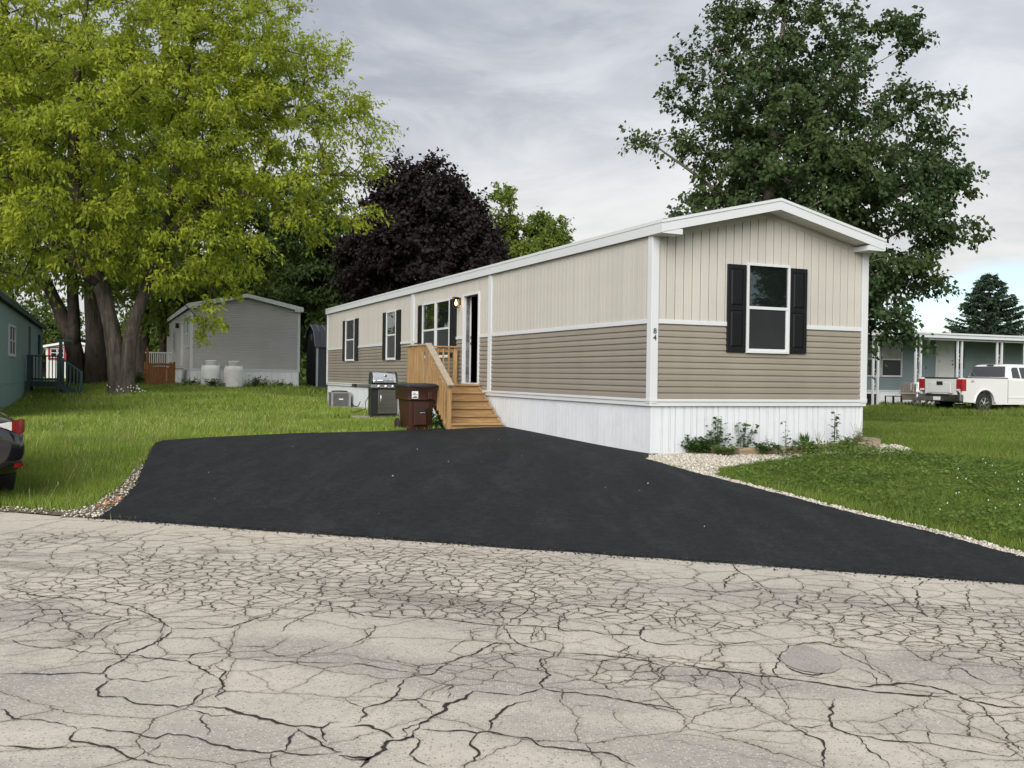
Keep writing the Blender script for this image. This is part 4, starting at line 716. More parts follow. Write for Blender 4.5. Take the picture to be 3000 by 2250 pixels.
timber((4.80, 15.47), (6.00, 16.02), .08, 'rounded timber on the right edging the flower bed', M['timber'])
timber((6.12, 16.02), (5.98, 16.52), .12, 'short square timber end at the far right corner of the flower bed', M['timber_old'], .075)
timber((2.95, 15.35), (3.60, 15.10), .03, 'sunken timber half hidden by weeds near the white skirting corner', M['timber_old'])
# ------------------------------------------------------------------ neighbouring homes
def lap_rows(mb, u0, u1, z0, z1, h, k=.8, top=None):
    z = z0
    while z < z1 - .01:
        hh = min(h, z1 - z); a, c = (u0, u1)
        if top: a, c = top(z + hh * .5, u0, u1)
        if c - a > .05: lap(mb, a, c, z, hh, k)
        z += h
M['grey_vinyl'] = paint('grey_vinyl', (.43, .42, .422), .55, .06, .8); M['pale_vinyl'] = paint('pale_vinyl', (.46, .45, .42), .55, .06, .8)
M['old_skirt'] = paint('aged_white_skirting', (.80, .82, .84), .6, .05, 1.5, dirt=.12)
def grey_home():
    ox, oy = -14.44, 43.0; w, L = 4.84, 18.0; zg, zt, ze = .40, 1.32, 4.07
    H = empty('mobile_home', ox, oy, zg, YAW); tag(H, 'grey sided mobile home end behind two white propane tanks', 'mobile home')
    T = lambda p: (p[0], -p[1], p[2] - zg); TS = lambda p: (-p[1], p[0], p[2] - zg); Z = lambda p: (p[0], p[1], p[2] - zg)
    gab = lambda x: ze + .04 + .21 * (w / 2 - abs(x - w / 2))
    b = MB(Z); b.prism([(.01, zg), (w - .01, zg), (w - .01, ze), (w / 2, gab(w / 2)), (.01, ze)], 'y', .005, L); wl = b.build('wall', M['pale_vinyl'], H)
    b = MB(T); lap_rows(b, .09, w - .09, zt + .01, gab(w / 2), .107, 2.0, lambda z, a, c: (max(a, w / 2 - (gab(w / 2) - z) / .21), min(c, w / 2 + (gab(w / 2) - z) / .21)) if z > ze else (a, c)); tag(b.build('siding', M['grey_vinyl'], wl), kind='stuff')
    b = MB(TS); lap_rows(b, .09, L, zt + .01, ze, .107); tag(b.build('siding', M['pale_vinyl'], wl), kind='stuff')
    for x0, x1, y0, y1 in ((-.03, .09, -.03, .09), (w - .09, w + .03, -.03, .09)): b = MB(Z); b.box(x0, x1, y0, y1, zt - .06, ze); b.build('corner_trim', M['trim'], H)
    b = MB(Z); b.box(-.03, w + .03, -.035, .0, zt - .10, zt + .01); b.box(-.035, .0, .0, L, zt - .10, zt + .01); b.build('base_trim', M['trim'], H)
    for TT, c in ((T, w), (TS, L)):
        b = MB(TT); u = 0
        while u < c: e = min(u + .30, c); b.box(u, e - .012, .002, .016, zg - .1, zt - .10); u += .30
        tag(b.build('skirting', M['old_skirt'], H), kind='stuff')
    xm = w / 2; tz = lambda x: ze + .17 + .21 * (xm + .12 - abs(x - xm))
    b = MB(Z); b.prism([(-.12, tz(-.12) - .05), (xm, tz(xm) - .05), (w + .12, tz(-.12) - .05), (w + .12, tz(-.12)), (xm, tz(xm)), (-.12, tz(-.12))], 'y', -.22, L + .1); rf = b.build('roof', M['shingle'], H)
    for s in (0, 1):
        X = lambda x: x if s == 0 else w - x
        b = MB(Z); b.add([(X(x), y, tz(x) - q) for y in (-.26, -.215) for x, q in ((-.13, .20), (xm, .17), (xm, -.005), (-.13, -.005))], [(0, 1, 2, 3), (4, 5, 6, 7), (0, 1, 5, 4), (2, 3, 7, 6), (0, 3, 7, 4)]); b.build('rake_board', M['trim'], rf)
        b = MB(Z); x0 = -.14 if s == 0 else w + .11; b.box(x0, x0 + .03, -.25, L + .1, tz(-.12) - .20, tz(-.12) + .004); b.build('eave_fascia', M['trim'], rf)
        b = MB(Z); b.add([(X(-.11), -.22, tz(-.11) - .15), (X(xm), -.22, tz(xm) - .15), (X(xm), .0, tz(xm) - .15), (X(-.11), .0, tz(-.11) - .15)], [(0, 1, 2, 3)]); b.build('soffit', M['soffit'], rf)
        b = MB(Z); a, c = (-.12, .25) if s == 0 else (w - .25, w + .12); b.box(a, c, -.24, .0, tz(-.12) - .215, tz(-.12) - .10); b.build('eave_return', M['trim'], rf)
    for y0, y1 in ((.85, 1.75), (2.2, 3.0), (9.5, 10.6)): window(y0, y1, 2.3, 3.6, TS, H)
    b = MB(TS); b.box(4.2, 5.1, .0, .03, 1.45, 3.5); b.build('door', M['white'], H)
    b = MB(TS); b.box(6.9, 7.3, .02, .18, 3.42, 3.66); b.build('wall_lamp', M['black_metal'], H)
grey_home()
M['red_wood'] = wood('stained_deck_wood', (.26, .115, .045))
def grey_deck():
    x, y = row_xy(-14.44, 43.0, -.05, 1.4); D = empty('wooden_deck', x, y, .42, YAW); tag(D, 'reddish brown wooden deck with white spindles left of the grey home', 'deck')
    for x0 in (-1.70, -.55):
        for y0 in (0, 2.4): b = MB(); b.box(x0 - .05, x0 + .05, y0 - .05, y0 + .05, -.05, 1.84 if x0 < -1 and y0 == 0 else 1.2); b.build('post', M['red_wood'], D)
    n = 8
    for i in range(n): a = -1.64 + i * 1.04 / n; b = MB(); b.box(a + .004, a + 1.04 / n - .004, -.03, -.008, -.02, .95); b.build('board', M['red_wood'], D)
    b = MB(); b.box(-1.72, -.5, -.07, .05, 1.08, 1.13); b.build('top_rail', M['red_wood'], D)
    pr = [(-1.64, 1.078), (-1.64, .93)] + [(-1.12 + .52 * math.cos(a), .86 + .17 * math.sin(a)) for a in np.linspace(math.pi * .92, math.pi * .08, 9)] + [(-.6, .93), (-.6, 1.078)]
    b = MB(); b.prism(pr, 'y', -.052, -.032); b.build('scalloped_board', M['red_wood'], D)
    for i in range(13): b = MB(); a = -1.6 + i * .085; b.box(a, a + .035, 2.38, 2.42, .98, 1.62); b.build('spindle', M['trim'], D)
    b = MB(); b.box(-1.7, -.5, 2.35, 2.45, 1.62, 1.68); b.build('top_rail', M['trim'], D)
    b = MB(); b.box(-1.70, -.12, 0.02, 2.4, .86, .90); b.build('deck_floor', M['red_wood'], D)
grey_deck()
def tank(x, y, r, h, label, mat):
    A = empty('propane_tank', x, y, float(g(x, y)) - .02); tag(A, label, 'propane tank', 'white propane tanks by the grey home')
    b = MB(); b.lathe([(r * .80, 0), (r * .82, .06), (r * .97, .09), (r, .14), (r, h * .62), (r * .985, h * .70), (r * .90, h * .77), (r * .70, h * .815), (r * .40, h * .835), (.04, h * .84)], 28); b.build('shell', mat, A, smooth=True)
    b = MB(); b.lathe([(r * .53, h * .80), (r * .53, h * .95), (r * .57, h * .955), (r * .57, h * .985), (r * .50, h), (r * .44, h), (r * .46, h * .95), (r * .46, h * .80)], 24); b.build('collar', mat, A, smooth=True)
    b = MB()
    for s in (-1, 1): b.tube([(s * r * .74, 0, h * .78), (s * r * .86, 0, h * .86), (s * r * .93, 0, h * .80), (s * r * .90, 0, h * .74)], .018, 6)
    b.build('lifting_lug', mat, A)
    b = MB(); b.lathe([(.04, h * .83), (.05, h * .88), (.03, h * .93)], 10); b.build('valve', M['steel'], A)
M['tank_a'] = paint('white_tank_paint', (.82, .83, .84), .5, .05, 2, dirt=.12); M['tank_b'] = paint('rusty_white_tank_paint', (.80, .79, .77), .6, .07, 2, dirt=.45)
tank(-13.33, 42.35, .42, 1.27, 'cleaner white propane tank on the left by the grey home', M['tank_a'])
tank(-12.28, 42.25, .415, 1.25, 'stained white propane tank on the right by the grey home', M['tank_b'])
M['shed'] = paint('charcoal_shed_siding', (.030, .034, .042), .6, .1, 1, stretch=(6, 6, .4)); M['shed_lit'] = paint('charcoal_shed_siding_lit', (.055, .066, .075), .6, .1, 1, stretch=(6, 6, .4)); M['shed_roof'] = paint('dark_metal_roof', (.055, .055, .07), .35, .06, 1)  # shed_lit: same siding, the light on the long side put into its colour
def shed():
    A = empty('storage_shed', -9.8, 48.0, .42, YAW); tag(A, 'dark gambrel storage shed with ribbed metal roof beside the tan home', 'shed')
    pr = [(0, 0), (0, 2.16), (.42, 2.80), (1.25, 3.15), (2.08, 2.80), (2.5, 2.16), (2.5, 0)]
    b = MB(); b.prism(pr, 'x', 0, 3.6); b.build('wall', M['shed'], A)
    b = MB()
    for i in range(12): b.box(.1 + i * .29, .1 + i * .29 + .275, -.014, -.002, .05, 2.1)
    b.build('side_cladding', M['shed_lit'], A)
    for a, c in (((-.10, 2.05), (.40, 2.86)), ((.40, 2.86), (1.25, 3.22)), ((1.25, 3.22), (2.10, 2.86)), ((2.10, 2.86), (2.60, 2.05))):
        b = MB(); b.add([(x, p[0], p[1] + q) for q in (0, .035) for x in (-.12, 3.72) for p in (a, c)], [(0, 1, 3, 2), (4, 5, 7, 6), (0, 1, 5, 4), (2, 3, 7, 6), (0, 2, 6, 4), (1, 3, 7, 5)]); rp_ = b.build('roof_panel', M['shed_roof'], A)
        for i in range(13):
            x = -.1 + i * .31; b = MB(); b.beam((x, a[0], a[1] + .045), (x, c[0], c[1] + .045), .035, .03); b.build('rib', M['shed_roof'] if a[0] < .3 and i > 0 else M['ac'], rp_)
    b = MB(); b.box(-.03, .07, -.035, .07, 0, 2.14); b.build('corner_trim', M['white'], A)
    b = MB(); b.prism([(.45, .1), (.45, 1.75), (.7, 2.0), (1.25, 2.1), (1.8, 2.0), (2.05, 1.75), (2.05, .1)], 'x', -.03, -.004); d = b.build('door', M['shed'], A)
    b = MB(); b.box(-.03, -.003, 1.1, 1.4, 2.45, 2.75); b.build('vent', M['ac'], A)
shed()
M['teal'] = paint('teal_metal_siding', (.185, .295, .295), .5, .07, .6); M['teal_dark'] = paint('dark_teal_paint', (.022, .05, .056), .6, .15, 3); M['grey_roof'] = paint('old_metal_roof', (.25, .24, .22), .6, .15, 1.5)
def teal_home():
    ox, oy = -21.85, 44.5; zg = .12; H = empty('mobile_home', ox, oy, zg, YAW); tag(H, 'teal green mobile home at the left edge with dark deck', 'mobile home')
    T = lambda p: (p[1], p[0], p[2] - zg); Z = lambda p: (p[0], p[1], p[2] - zg); y0 = -25.0; zt, ze = .80, 3.05
    b = MB(Z); b.prism([(-4.2, zg - .1), (-.005, zg - .1), (-.005, ze), (-2.1, ze + .38), (-4.2, ze)], 'y', y0, 0); wl = b.build('wall', M['teal'], H)
    u = y0
    while u < -.02: b = MB(T); b.box(u + .004, u + 1.214, .0, .012, zt, ze); b.build('siding_sheet', M['teal'], wl); u += 1.22
    u = y0
    while u < -.02: b = MB(T); b.box(u + .004, u + .80, .0, .010, zg - .1, zt - .03); b.build('skirting_panel', M['teal'], H); u += .806
    b = MB(T); b.box(y0, .02, .0, .03, zt - .04, zt + .02); b.build('base_trim', M['teal'], H)
    b = MB(Z); b.prism([(-4.35, ze), (-2.1, ze + .40), (.16, ze), (.16, ze + .12), (-2.1, ze + .52), (-4.35, ze + .12)], 'y', y0 - .1, .12); b.build('roof', M['grey_roof'], H)
    b = MB(Z); b.box(.13, .19, y0 - .1, .14, ze - .05, ze + .11); b.build('eave_trim', M['teal_dark'], H)
    window(-18.05, -15.9, 1.57, 2.52, T, H, fr=.06, gm=M['glass'])
    b = MB(T); b.box(-17.02, -16.94, .0, .05, 1.57, 2.52); b.build('mullion', M['trim'], H)
    b = MB(T); b.box(-9.35, -8.35, .0, .03, .82, 2.82); b.build('door', M['teal_dark'], H)
    window(-3.4, -2.4, 1.85, 2.70, T, H, fr=.05, trim=M['teal_dark'])
teal_home()
def teal_deck():
    D = empty('wooden_deck', *row_xy(-21.85, 44.5, .05, -11.0), .20, YAW); tag(D, 'dark teal deck with steps on the teal home', 'deck')
    m = M['teal_dark']; Z = lambda p: (p[0] - .05, p[1], p[2] - .20)
    b = MB(Z)
    for i in range(9): b = MB(Z); b.box(.06, 1.10, i * .2, i * .2 + .19, .72, .76); b.build('deck_board', m, D)
    b = MB(Z); b.box(.06, 1.10, -.03, .0, .58, .72); b.box(1.10, 1.13, -.03, 1.8, .58, .72); b.build('rim_joist', m, D)
    for x, y, z1 in ((.12, -.06, 1.70), (1.09, -.06, 1.75), (1.09, 1.8, 2.30), (.12, 1.8, 1.7), (1.14, .9, 2.3)): b = MB(Z); b.box(x - .05, x + .05, y - .05, y + .05, .1, z1); b.build('post', m, D)
    b = MB(Z); b.box(.05, 1.16, -.12, .02, 1.66, 1.71); b.box(.17, 1.04, -.08, -.04, .80, .88); b.build('rail', m, D)
    b = MB(Z); b.box(1.0, 1.5, .85, .95, 2.25, 2.33); b.build('rail', m, D)
    for i in range(8): b = MB(Z); x = .22 + i * .11; b.box(x, x + .035, -.08, -.045, .6, 1.66); b.build('baluster', m, D)
    for i in range(4): b = MB(Z); x = 1.13 + i * .22; b.box(x, x + .25, .0, 1.0, .60 - i * .15, .64 - i * .15); b.build('tread', m, D)
    for y in (-.05, 1.0):
        b = MB(Z); b.beam((1.13, y, .62), (1.98, y, .12), .04, .2); b.build('stringer', m, D)
        b = MB(Z); b.beam((1.10, y, 1.66), (1.86, y, 1.12), .09, .05); b.build('stair_rail', m, D)
        b = MB(Z); b.box(1.80, 1.89, y - .045, y + .045, .1, 1.13); b.build('post', m, D)
        for i in range(5): b = MB(Z); x = 1.22 + i * .12; z = 1.66 - (x - 1.1) * .71; b.box(x, x + .035, y - .02, y + .015, z - 1.0, z); b.build('baluster', m, D)
teal_deck()
M['crimson'] = paint('crimson_trim', (.28, .018, .04), .5, .1); M['far_white'] = paint('far_white_siding', (.66, .66, .65), .6, .05)
def far_home():
    H = empty('mobile_home', -39.23, 80.0, .45, YAW); tag(H, 'distant white home with crimson window trim behind the trees', 'mobile home')
    b = MB(); b.prism([(.24, 0), (4.55, 0), (4.55, 2.6), (2.3, 3.0), (.24, 2.6)], 'y', 0, 14); b.build('wall', M['far_white'], H)
    b = MB(); b.prism([(-.05, 2.55), (2.3, 3.0), (4.7, 2.55), (4.7, 2.72), (2.3, 3.2), (-.05, 2.72)], 'y', -.25, 14.2); b.build('roof', M['old_skirt'], H)
    for x0, x1 in ((.42, 1.80), (3.50, 4.36)):
        b = MB(T_end); b.box(x0, x1, 0, .06, 1.55, 2.62); f = b.build('window', M['crimson'], H)
        q = (x0 + .16, (x0 + x1) / 2, x1 - .16)
        for k in range(2): b = MB(T_end); b.box(q[k] + .02, q[k + 1] - .02, .06, .075, 1.72, 2.5); b.build('sash', M['trim'], f); b = MB(T_end); b.box(q[k] + .07, q[k + 1] - .07, .075, .082, 1.78, 2.1); b.box(q[k] + .07, q[k + 1] - .07, .075, .082, 2.16, 2.45); b.build('pane', M['glass'], f)
far_home()
M['blue'] = paint('slate_blue_siding', (.19, .245, .262), .55, .06, .7); M['cream_door'] = paint('white_door_paint', (.62, .63, .62), .5, .04)
def blue_home():
    ox, oy = 14.84, 39.0; zg = .14; H = empty('mobile_home', ox, oy, zg, YAW); tag(H, 'slate blue home with white porch posts behind the pickup', 'mobile home')
    Z = lambda p: (p[0], p[1], p[2] - zg); yw = 1.9; T = lambda p: (p[0], yw - p[1], p[2] - zg); x0, x1 = -7.0, 14.0
    b = MB(Z); b.box(x0, x1, yw + .005, yw + 4.3, zg - .1, 3.05); wl = b.build('wall', M['blue'], H)
    b = MB(T); lap_rows(b, x0, x1, .80, 2.98, .105); tag(b.build('siding', M['blue'], wl), kind='stuff')
    b = MB(T); u = x0
    while u < x1: b.box(u, u + .29, .0, .014, zg - .1, .72); u += .30
    tag(b.build('skirting', M['old_skirt'], H), kind='stuff')
    b = MB(T); b.box(x0, x1, 0, .03, .72, .80); b.build('base_trim', M['trim'], H)
    b = MB(Z); b.box(x0 - .1, x1, -.25, yw + .1, 3.06, 3.12); pr = b.build('porch_roof', M['old_skirt'], H)
    b = MB(Z); b.box(x0 - .1, x1, -.29, -.25, 3.03, 3.22); b.box(x0 - .12, x1, -.33, -.29, 3.17, 3.24); b.build('gutter', M['trim'], pr)
    b = MB(Z); b.box(x0 - .1, x1 - 0, -.1, .0, 2.94, 3.06); b.build('porch_beam', M['trim'], pr)
    b = MB(Z); b.prism([(yw - .1, 3.12), (yw + 2.1, 3.52), (yw + 4.4, 3.12), (yw + 4.4, 3.06), (yw - .1, 3.06)], 'x', x0, 6.5); b.build('roof', M['old_skirt'], H)
    for xa, xb in ((-.249, .005), (2.032, 2.311), (4.39, 4.638), (6.731, 7.01), (8.407, 8.66)):
        for x in (xa, xb): b = MB(Z); b.box(x - .035, x + .035, -.09, -.02, zg - .05, 2.94); p = b.build('porch_post', M['trim'], H)
        for z in (.9, 1.5, 2.2):
            b = MB(Z); pts = [((xa + xb) / 2 + .09 * math.sin(t * math.pi * 2), -.055, z + .36 * (t - .5)) for t in np.linspace(0, 1, 9)]; b.tube(pts, .012, 5); b.build('scroll_iron', M['trim'], H)
    window(1.20, 2.0, 1.37, 2.90, T, H, gm=paint('curtained_glass', (.20, .20, .19), .15, .2, 2), zm=2.14); window(2.06, 3.24, 1.37, 2.90, T, H, gm=paint('curtained_glass_right', (.28, .28, .26), .15, .25, 2), zm=2.14)
    b = MB(T); b.box(5.22, 6.34, 0, .05, 1.0, 3.04); df = b.build('door_frame', M['trim'], H); b = MB(T); b.box(5.33, 6.25, .05, .07, 1.02, 2.97); d = b.build('door', M['cream_door'], H)
    for a, c in ((1.15, 1.55), (1.65, 2.25), (2.35, 2.85)):
        for p, q in ((5.42, 5.74), (5.84, 6.16)): b = MB(T); b.box(p, q, .07, .078, a, c); b.build('door_panel', M['cream_door'], d, bevel=.01)
    b = MB(T); b.lathe([(.02, .0), (.035, .03), (.03, .05)], 10, (6.18, .075, 1.98), 'y'); b.lathe([(.03, .0), (.03, .02)], 10, (6.18, .075, 2.14), 'y'); b.build('door_knob', M['black_metal'], d)
    b = MB(T); b.box(6.42, 6.9, 0, .10, 1.8, 2.65); b.build('wall_cabinet', M['black_metal'], H)
blue_home()
M['chair'] = paint('taupe_plastic', (.26, .235, .21), .6, .08, 3); M['chair_w'] = paint('white_plastic', (.7, .7, .69), .5, .05, 3)
def adirondack(ax, ay, rz, mat, label):
    x, y = row_xy(14.84, 39.0, ax, ay); A = empty('adirondack_chair', x, y, float(g(x, y)) + .02, rz); tag(A, label, 'chair', 'porch chairs of the blue home')
    for i in range(6):                                   # chair faces -y
        t = (i - 2.5) * .095; b = MB(); b.beam((t * .85, .22, .26), (t * 1.1, .56, .98 - abs(i - 2.5) * .03), .086, .02, (0, 1, 0)); b.build('back_slat', mat, A)
    for i in range(6): b = MB(); y0 = -.34 + i * .1; z = .36 - i * .02; b.beam((-.27, y0, z), (.27, y0, z), .09, .02); b.build('seat_slat', mat, A)
    for s in (-1, 1):
        b = MB(); b.beam((s * .29, -.36, .34), (s * .27, .52, .05), .03, .1); b.build('leg', mat, A); b = MB(); b.box(s * .33 - .03, s * .33 + .03, -.40, -.30, .0, .56); b.build('leg', mat, A)
        b = MB(); b.box(s * .34 - .07, s * .34 + .07, -.44, .34, .56, .585); b.build('arm', mat, A)
    b = MB(); b.beam((-.36, .36, .52), (.36, .36, .52), .05, .06); b.build('back_rail', mat, A)
adirondack(1.22, -.55, YAW + 2.25, M['chair'], 'taupe slatted lounge chair in front of the blue home porch')
adirondack(1.95, -.45, YAW - .5, M['chair_w'], 'white plastic chair partly behind the pickup bumper')
def porch_table():
    A = empty('side_table', *row_xy(14.84, 39.0, .56, -.35), .12, YAW); tag(A, 'small black open-frame side table beside the taupe chair', 'table')
    b = MB(); b.box(-.24, .24, -.22, .22, .45, .48); b.build('table_top', M['black_metal'], A)
    for s in (-1, 1):
        for q in (-1, 1): b = MB(); b.box(s * .22 - .02, s * .22 + .02, q * .2 - .02, q * .2 + .02, 0, .45); b.build('leg', M['black_metal'], A)
    A = empty('porch_bench', *row_xy(14.84, 39.0, .05, .75), .16, YAW); tag(A, 'low dark bench with black cushion under the blue home window', 'bench')
    b = MB(); b.box(-.5, .5, -.25, .25, .30, .36); b.build('seat', M['black_metal'], A)
    b = MB(); b.box(-.48, .48, -.24, .24, .36, .50); b.build('cushion', M['lid'], A, bevel=.04, seg=3)
    for s in (-1, 1): b = MB(); b.box(s * .44 - .04, s * .44 + .04, -.22, .22, 0, .30); b.build('leg', M['black_metal'], A)
porch_table()

# ------------------------------------------------------------------ vehicles
M['truck'] = paint('white_car_paint', (.72, .725, .73), .25, .02, .5, coat=.5); M['car_glass'] = glass('car_glass', (.008, .009, .010), .04, .7); M['red_lens'] = paint('red_lens', (.32, .01, .012), .15, .15, 20, spec=.8); M['clear_lens'] = paint('clear_lens', (.75, .72, .70), .15, .1, 20, spec=.8)
M['dark_plastic'] = paint('dark_plastic', (.02, .02, .022), .55, .1, 4); M['bumper_chrome'] = paint('dull_chrome', (.30, .29, .28), .28, .15, 3, metal=1); M['car_black'] = paint('black_car_paint', (.006, .006, .009), .12, .05, .5, coat=1.0, spec=.6)
def wheel(parent, x, y, r, w, side, spokes=6):
    b = MB(); b.lathe([(r * .60, -w / 2), (r * .93, -w / 2), (r, -w * .36), (r, w * .36), (r * .93, w / 2), (r * .60, w / 2)], 32, (x, y, r), 'x'); t = b.build('wheel', M['rubber'], parent, bevel=.006)
    b = MB(); o = x + side * (w * .5 - .02); b.lathe([(r * .61, -side * .06), (r * .61, side * .03), (r * .57, side * .03), (r * .54, -side * .05)], 32, (o, y, r), 'x')
    for k in range(spokes):
        a = 2 * math.pi * k / spokes + .3; b.beam((o + side * .0, y, r), (o - side * .012, y + math.cos(a) * r * .57, r + math.sin(a) * r * .57), .035, r * .20, (math.cos(a), 0, 0) if 0 else (1, 0, 0))
    b.lathe([(r * .17, -side * .03), (r * .17, side * .03), (r * .10, side * .04)], 16, (o, y, r), 'x'); b.build('rim', M['chrome'], t)
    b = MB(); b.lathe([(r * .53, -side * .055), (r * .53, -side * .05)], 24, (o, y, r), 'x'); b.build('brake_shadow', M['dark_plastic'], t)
def truck():
    # local frame: y forward, x right, rear bumper at y = 0
    yw, yf, half = 1.25, 4.85, 1.0
    wx, wy = 17.50, 35.44
    ox, oy = wx - E1[0] * yw + E2[0] * half, wy - E1[1] * yw + E2[1] * half
    A = empty('pickup_truck', ox, oy, float(g(wx, wy)) - .02, YAW - math.pi / 2); tag(A, 'white pickup truck parked before the blue home', 'truck')
    m = M['truck']
    def arch(c, r, z0, n=12): return [(c + r * math.cos(a), .40 + r * math.sin(a)) for a in np.linspace(math.pi, 0, n)]
    ar = .50
    prof = [(.12, .62), (.16, .45), (yw - ar, .42)] + arch(yw, ar, 0) + [(yw + ar, .36), (yf - ar, .36)] + arch(yf, ar, 0) + [(yf + ar, .40), (5.72, .46), (5.78, .85), (5.70, 1.08), (4.2, 1.22), (2.50, 1.285), (2.45, 1.345), (.14, 1.345), (.10, 1.25)]
    for s in (-1, 1):
        b = MB()
        # three skins so the flank bulges: shoulder, belly, sill tuck
        b.prism(prof, 'x', s * (half - .10), s * half); b.build('body_side', m, A, bevel=.035, seg=3)
        for c in (yw, yf):
            pts = arch(c, ar + .02, 0, 16); b = MB(); b.tube([(s * (half + .004), p[0], p[1]) for p in pts], .035, 8); b.build('wheel_arch', m, A, smooth=True)
            b = MB(); b.prism(arch(c, ar + .01, 0, 14), 'x', s * (half - .55), s * (half - .34)); b.build('wheel_well', M['dark_plastic'], A)
        b = MB(); b.box(s * half - .012, s * half + .012, 2.45, 4.25, .58, .66); b.build('side_moulding', m, A, bevel=.006)
        b = MB(); b.box(s * half - .006, s * half + .004, 2.432, 2.448, .42, 1.28); b.build('panel_gap', M['dark_plastic'], A)
        b = MB(); b.box(s * half - .006, s * half + .004, 3.72, 3.735, .42, 1.24); b.build('panel_gap', M['dark_plastic'], A)
        b = MB(); b.box(s * half - .005, s * half + .03, 3.40, 3.56, 1.12, 1.16); b.build('door_handle', m, A, bevel=.01)
        # tail light wraps the corner
        b = MB(); b.prism([(s * (half - .27), .085), (s * (half - .04), .075), (s * (half + .012), .085), (s * (half + .012), .30), (s * (half - .20), .30)], 'z', .85, 1.29); tl = b.build('tail_light', M['red_lens'], A, bevel=.02)
        b = MB(); b.prism([(s * (half - .26), .078), (s * (half - .06), .070), (s * (half - .06), .09), (s * (half - .26), .09)], 'z', .86, .925); b.build('reverse_lens', M['clear_lens'], tl)
    b = MB(); b.box(-.9, .9, .4, 4.2, .45, .62); b.build('floor_pan', M['dark_plastic'], A)
    b = MB(); b.box(-.9, .9, .30, 2.40, .62, .68); b.build('bed_floor', M['dark_plastic'], A)
    b = MB(); b.box(-half + .275, half - .275, .095, .19, .66, 1.30); tg = b.build('tailgate', m, A, bevel=.02, seg=3)
    b = MB(); b.box(-.48, .48, .080, .10, .78, 1.16); b.build('tailgate_panel', m, tg, bevel=.012)
    b = MB(); b.box(-half + .265, half - .265, .085, .20, 1.30, 1.345); b.build('tailgate_cap', M['dark_plastic'], tg, bevel=.01)
    b = MB(); b.box(-.15, .13, .066, .088, 1.06, 1.20); b.build('tailgate_handle', M['dark_plastic'], tg, bevel=.01)
    R = Matrix.Rotation(math.pi / 2, 4, 'X')
    text('emblem', 'SIERRA', .085, M['bumper_chrome'], tg, Matrix.Translation((-.50, .088, .73)) @ R); text('emblem', 'GMC', .10, M['red_lens'], tg, Matrix.Translation((.50, .088, .73)) @ R)
    for s in (-1, 1): b = MB(); b.box(s * half - (.08 if s > 0 else .02), s * half + (.02 if s > 0 else .08), .2, 2.43, 1.342, 1.362); b.build('bed_rail_cap', M['dark_plastic'], A)
    b = MB(); b.prism([(-1.02, .16), (-.98, .02), (-.55, -.06), (.55, -.06), (.98, .02), (1.02, .16)], 'z', .46, .72); bp = b.build('rear_bumper', M['bumper_chrome'], A, bevel=.02)
    b = MB(); b.box(-.55, .55, -.064, .05, .64, .735); b.build('bumper_step', M['dark_plastic'], bp, bevel=.01)
    b = MB(); b.box(-.16, .16, -.072, -.055, .50, .63); b.build('licence_plate', M['old_skirt'], bp)
    b = MB(); b.box(-.06, .06, -.12, .1, .36, .46); b.build('tow_hitch', M['dark_plastic'], A)
    b = MB(); b.tube([(.62, .1, .34), (.62, .7, .34)], .04, 10); b.build('exhaust', M['bumper_chrome'], A)
    # cab: lofted shell
    def ring(y, wb, wt, zb, zt): return [(-wb, y, zb), (wb, y, zb), (wb - .01, y, zb + .10), (wt + .05, y, zt - .10), (wt, y, zt - .03), (wt - .14, y, zt), (-wt + .14, y, zt), (-wt, y, zt - .03), (-wt - .05, y, zt - .10), (-wb + .01, y, zb + .10)]
    b = MB(); b.loft([ring(2.50, .985, .80, 1.20, 1.34), ring(2.56, .985, .80, 1.20, 1.55), ring(2.72, .985, .76, 1.20, 1.85), ring(2.95, .985, .76, 1.20, 1.885), ring(3.7, .985, .76, 1.20, 1.89), ring(4.0, .985, .75, 1.20, 1.85), ring(4.5, .985, .80, 1.18, 1.42), ring(4.75, .985, .85, 1.15, 1.25)])
    cb = b.build('cab', m, A, bevel=.03, seg=3)
    b = MB(); b.add([(-.80, 2.512, 1.40), (.80, 2.512, 1.40), (.70, 2.645, 1.79), (-.70, 2.645, 1.79)], [(0, 1, 2, 3)]); v = [Vector(p) for p in b.v]; b2 = MB(); off = Vector((0, -.022, .007)); b2.add([p + off for p in v] + [p + off * .2 for p in v], [(0, 1, 2, 3), (4, 5, 6, 7), (0, 1, 5, 4), (1, 2, 6, 5), (2, 3, 7, 6), (3, 0, 4, 7)]); b2.build('rear_window', M['car_glass'], cb)
    b = MB(); b.box(-.14, .14, 2.66, 2.72, 1.83, 1.865); b.build('brake_lamp', M['dark_plastic'], cb)
    for s in (-1, 1):
        for a in ([(2.72, 1.36), (3.12, 1.35), (3.12, 1.76), (2.88, 1.76), (2.78, 1.70)], [(3.20, 1.35), (4.12, 1.32), (4.02, 1.55), (3.82, 1.76), (3.20, 1.76)]):
            b = MB(); fx = lambda z: .975 - (z - 1.30) * .36 + .014
            n = len(a); b.add([(s * fx(z), y, z) for y, z in a] + [(s * (fx(z) - .012), y, z) for y, z in a], [tuple(range(n)), tuple(range(n, 2 * n))] + [(i, (i + 1) % n, n + (i + 1) % n, n + i) for i in range(n)]); b.build('side_window', M['car_glass'], cb)
        b = MB(); b.box(s * 1.0 if s > 0 else -1.22, 1.22 if s > 0 else s * 1.0, 4.0, 4.12, 1.28, 1.46); b.build('wing_mirror', m, cb, bevel=.03)
        text('decal', 'Z71', .11, M['red_lens'], A, Matrix.Translation((s * (half + .003), .62, 1.20)) @ Matrix.Rotation(s * math.pi / 2, 4, 'Z') @ R)
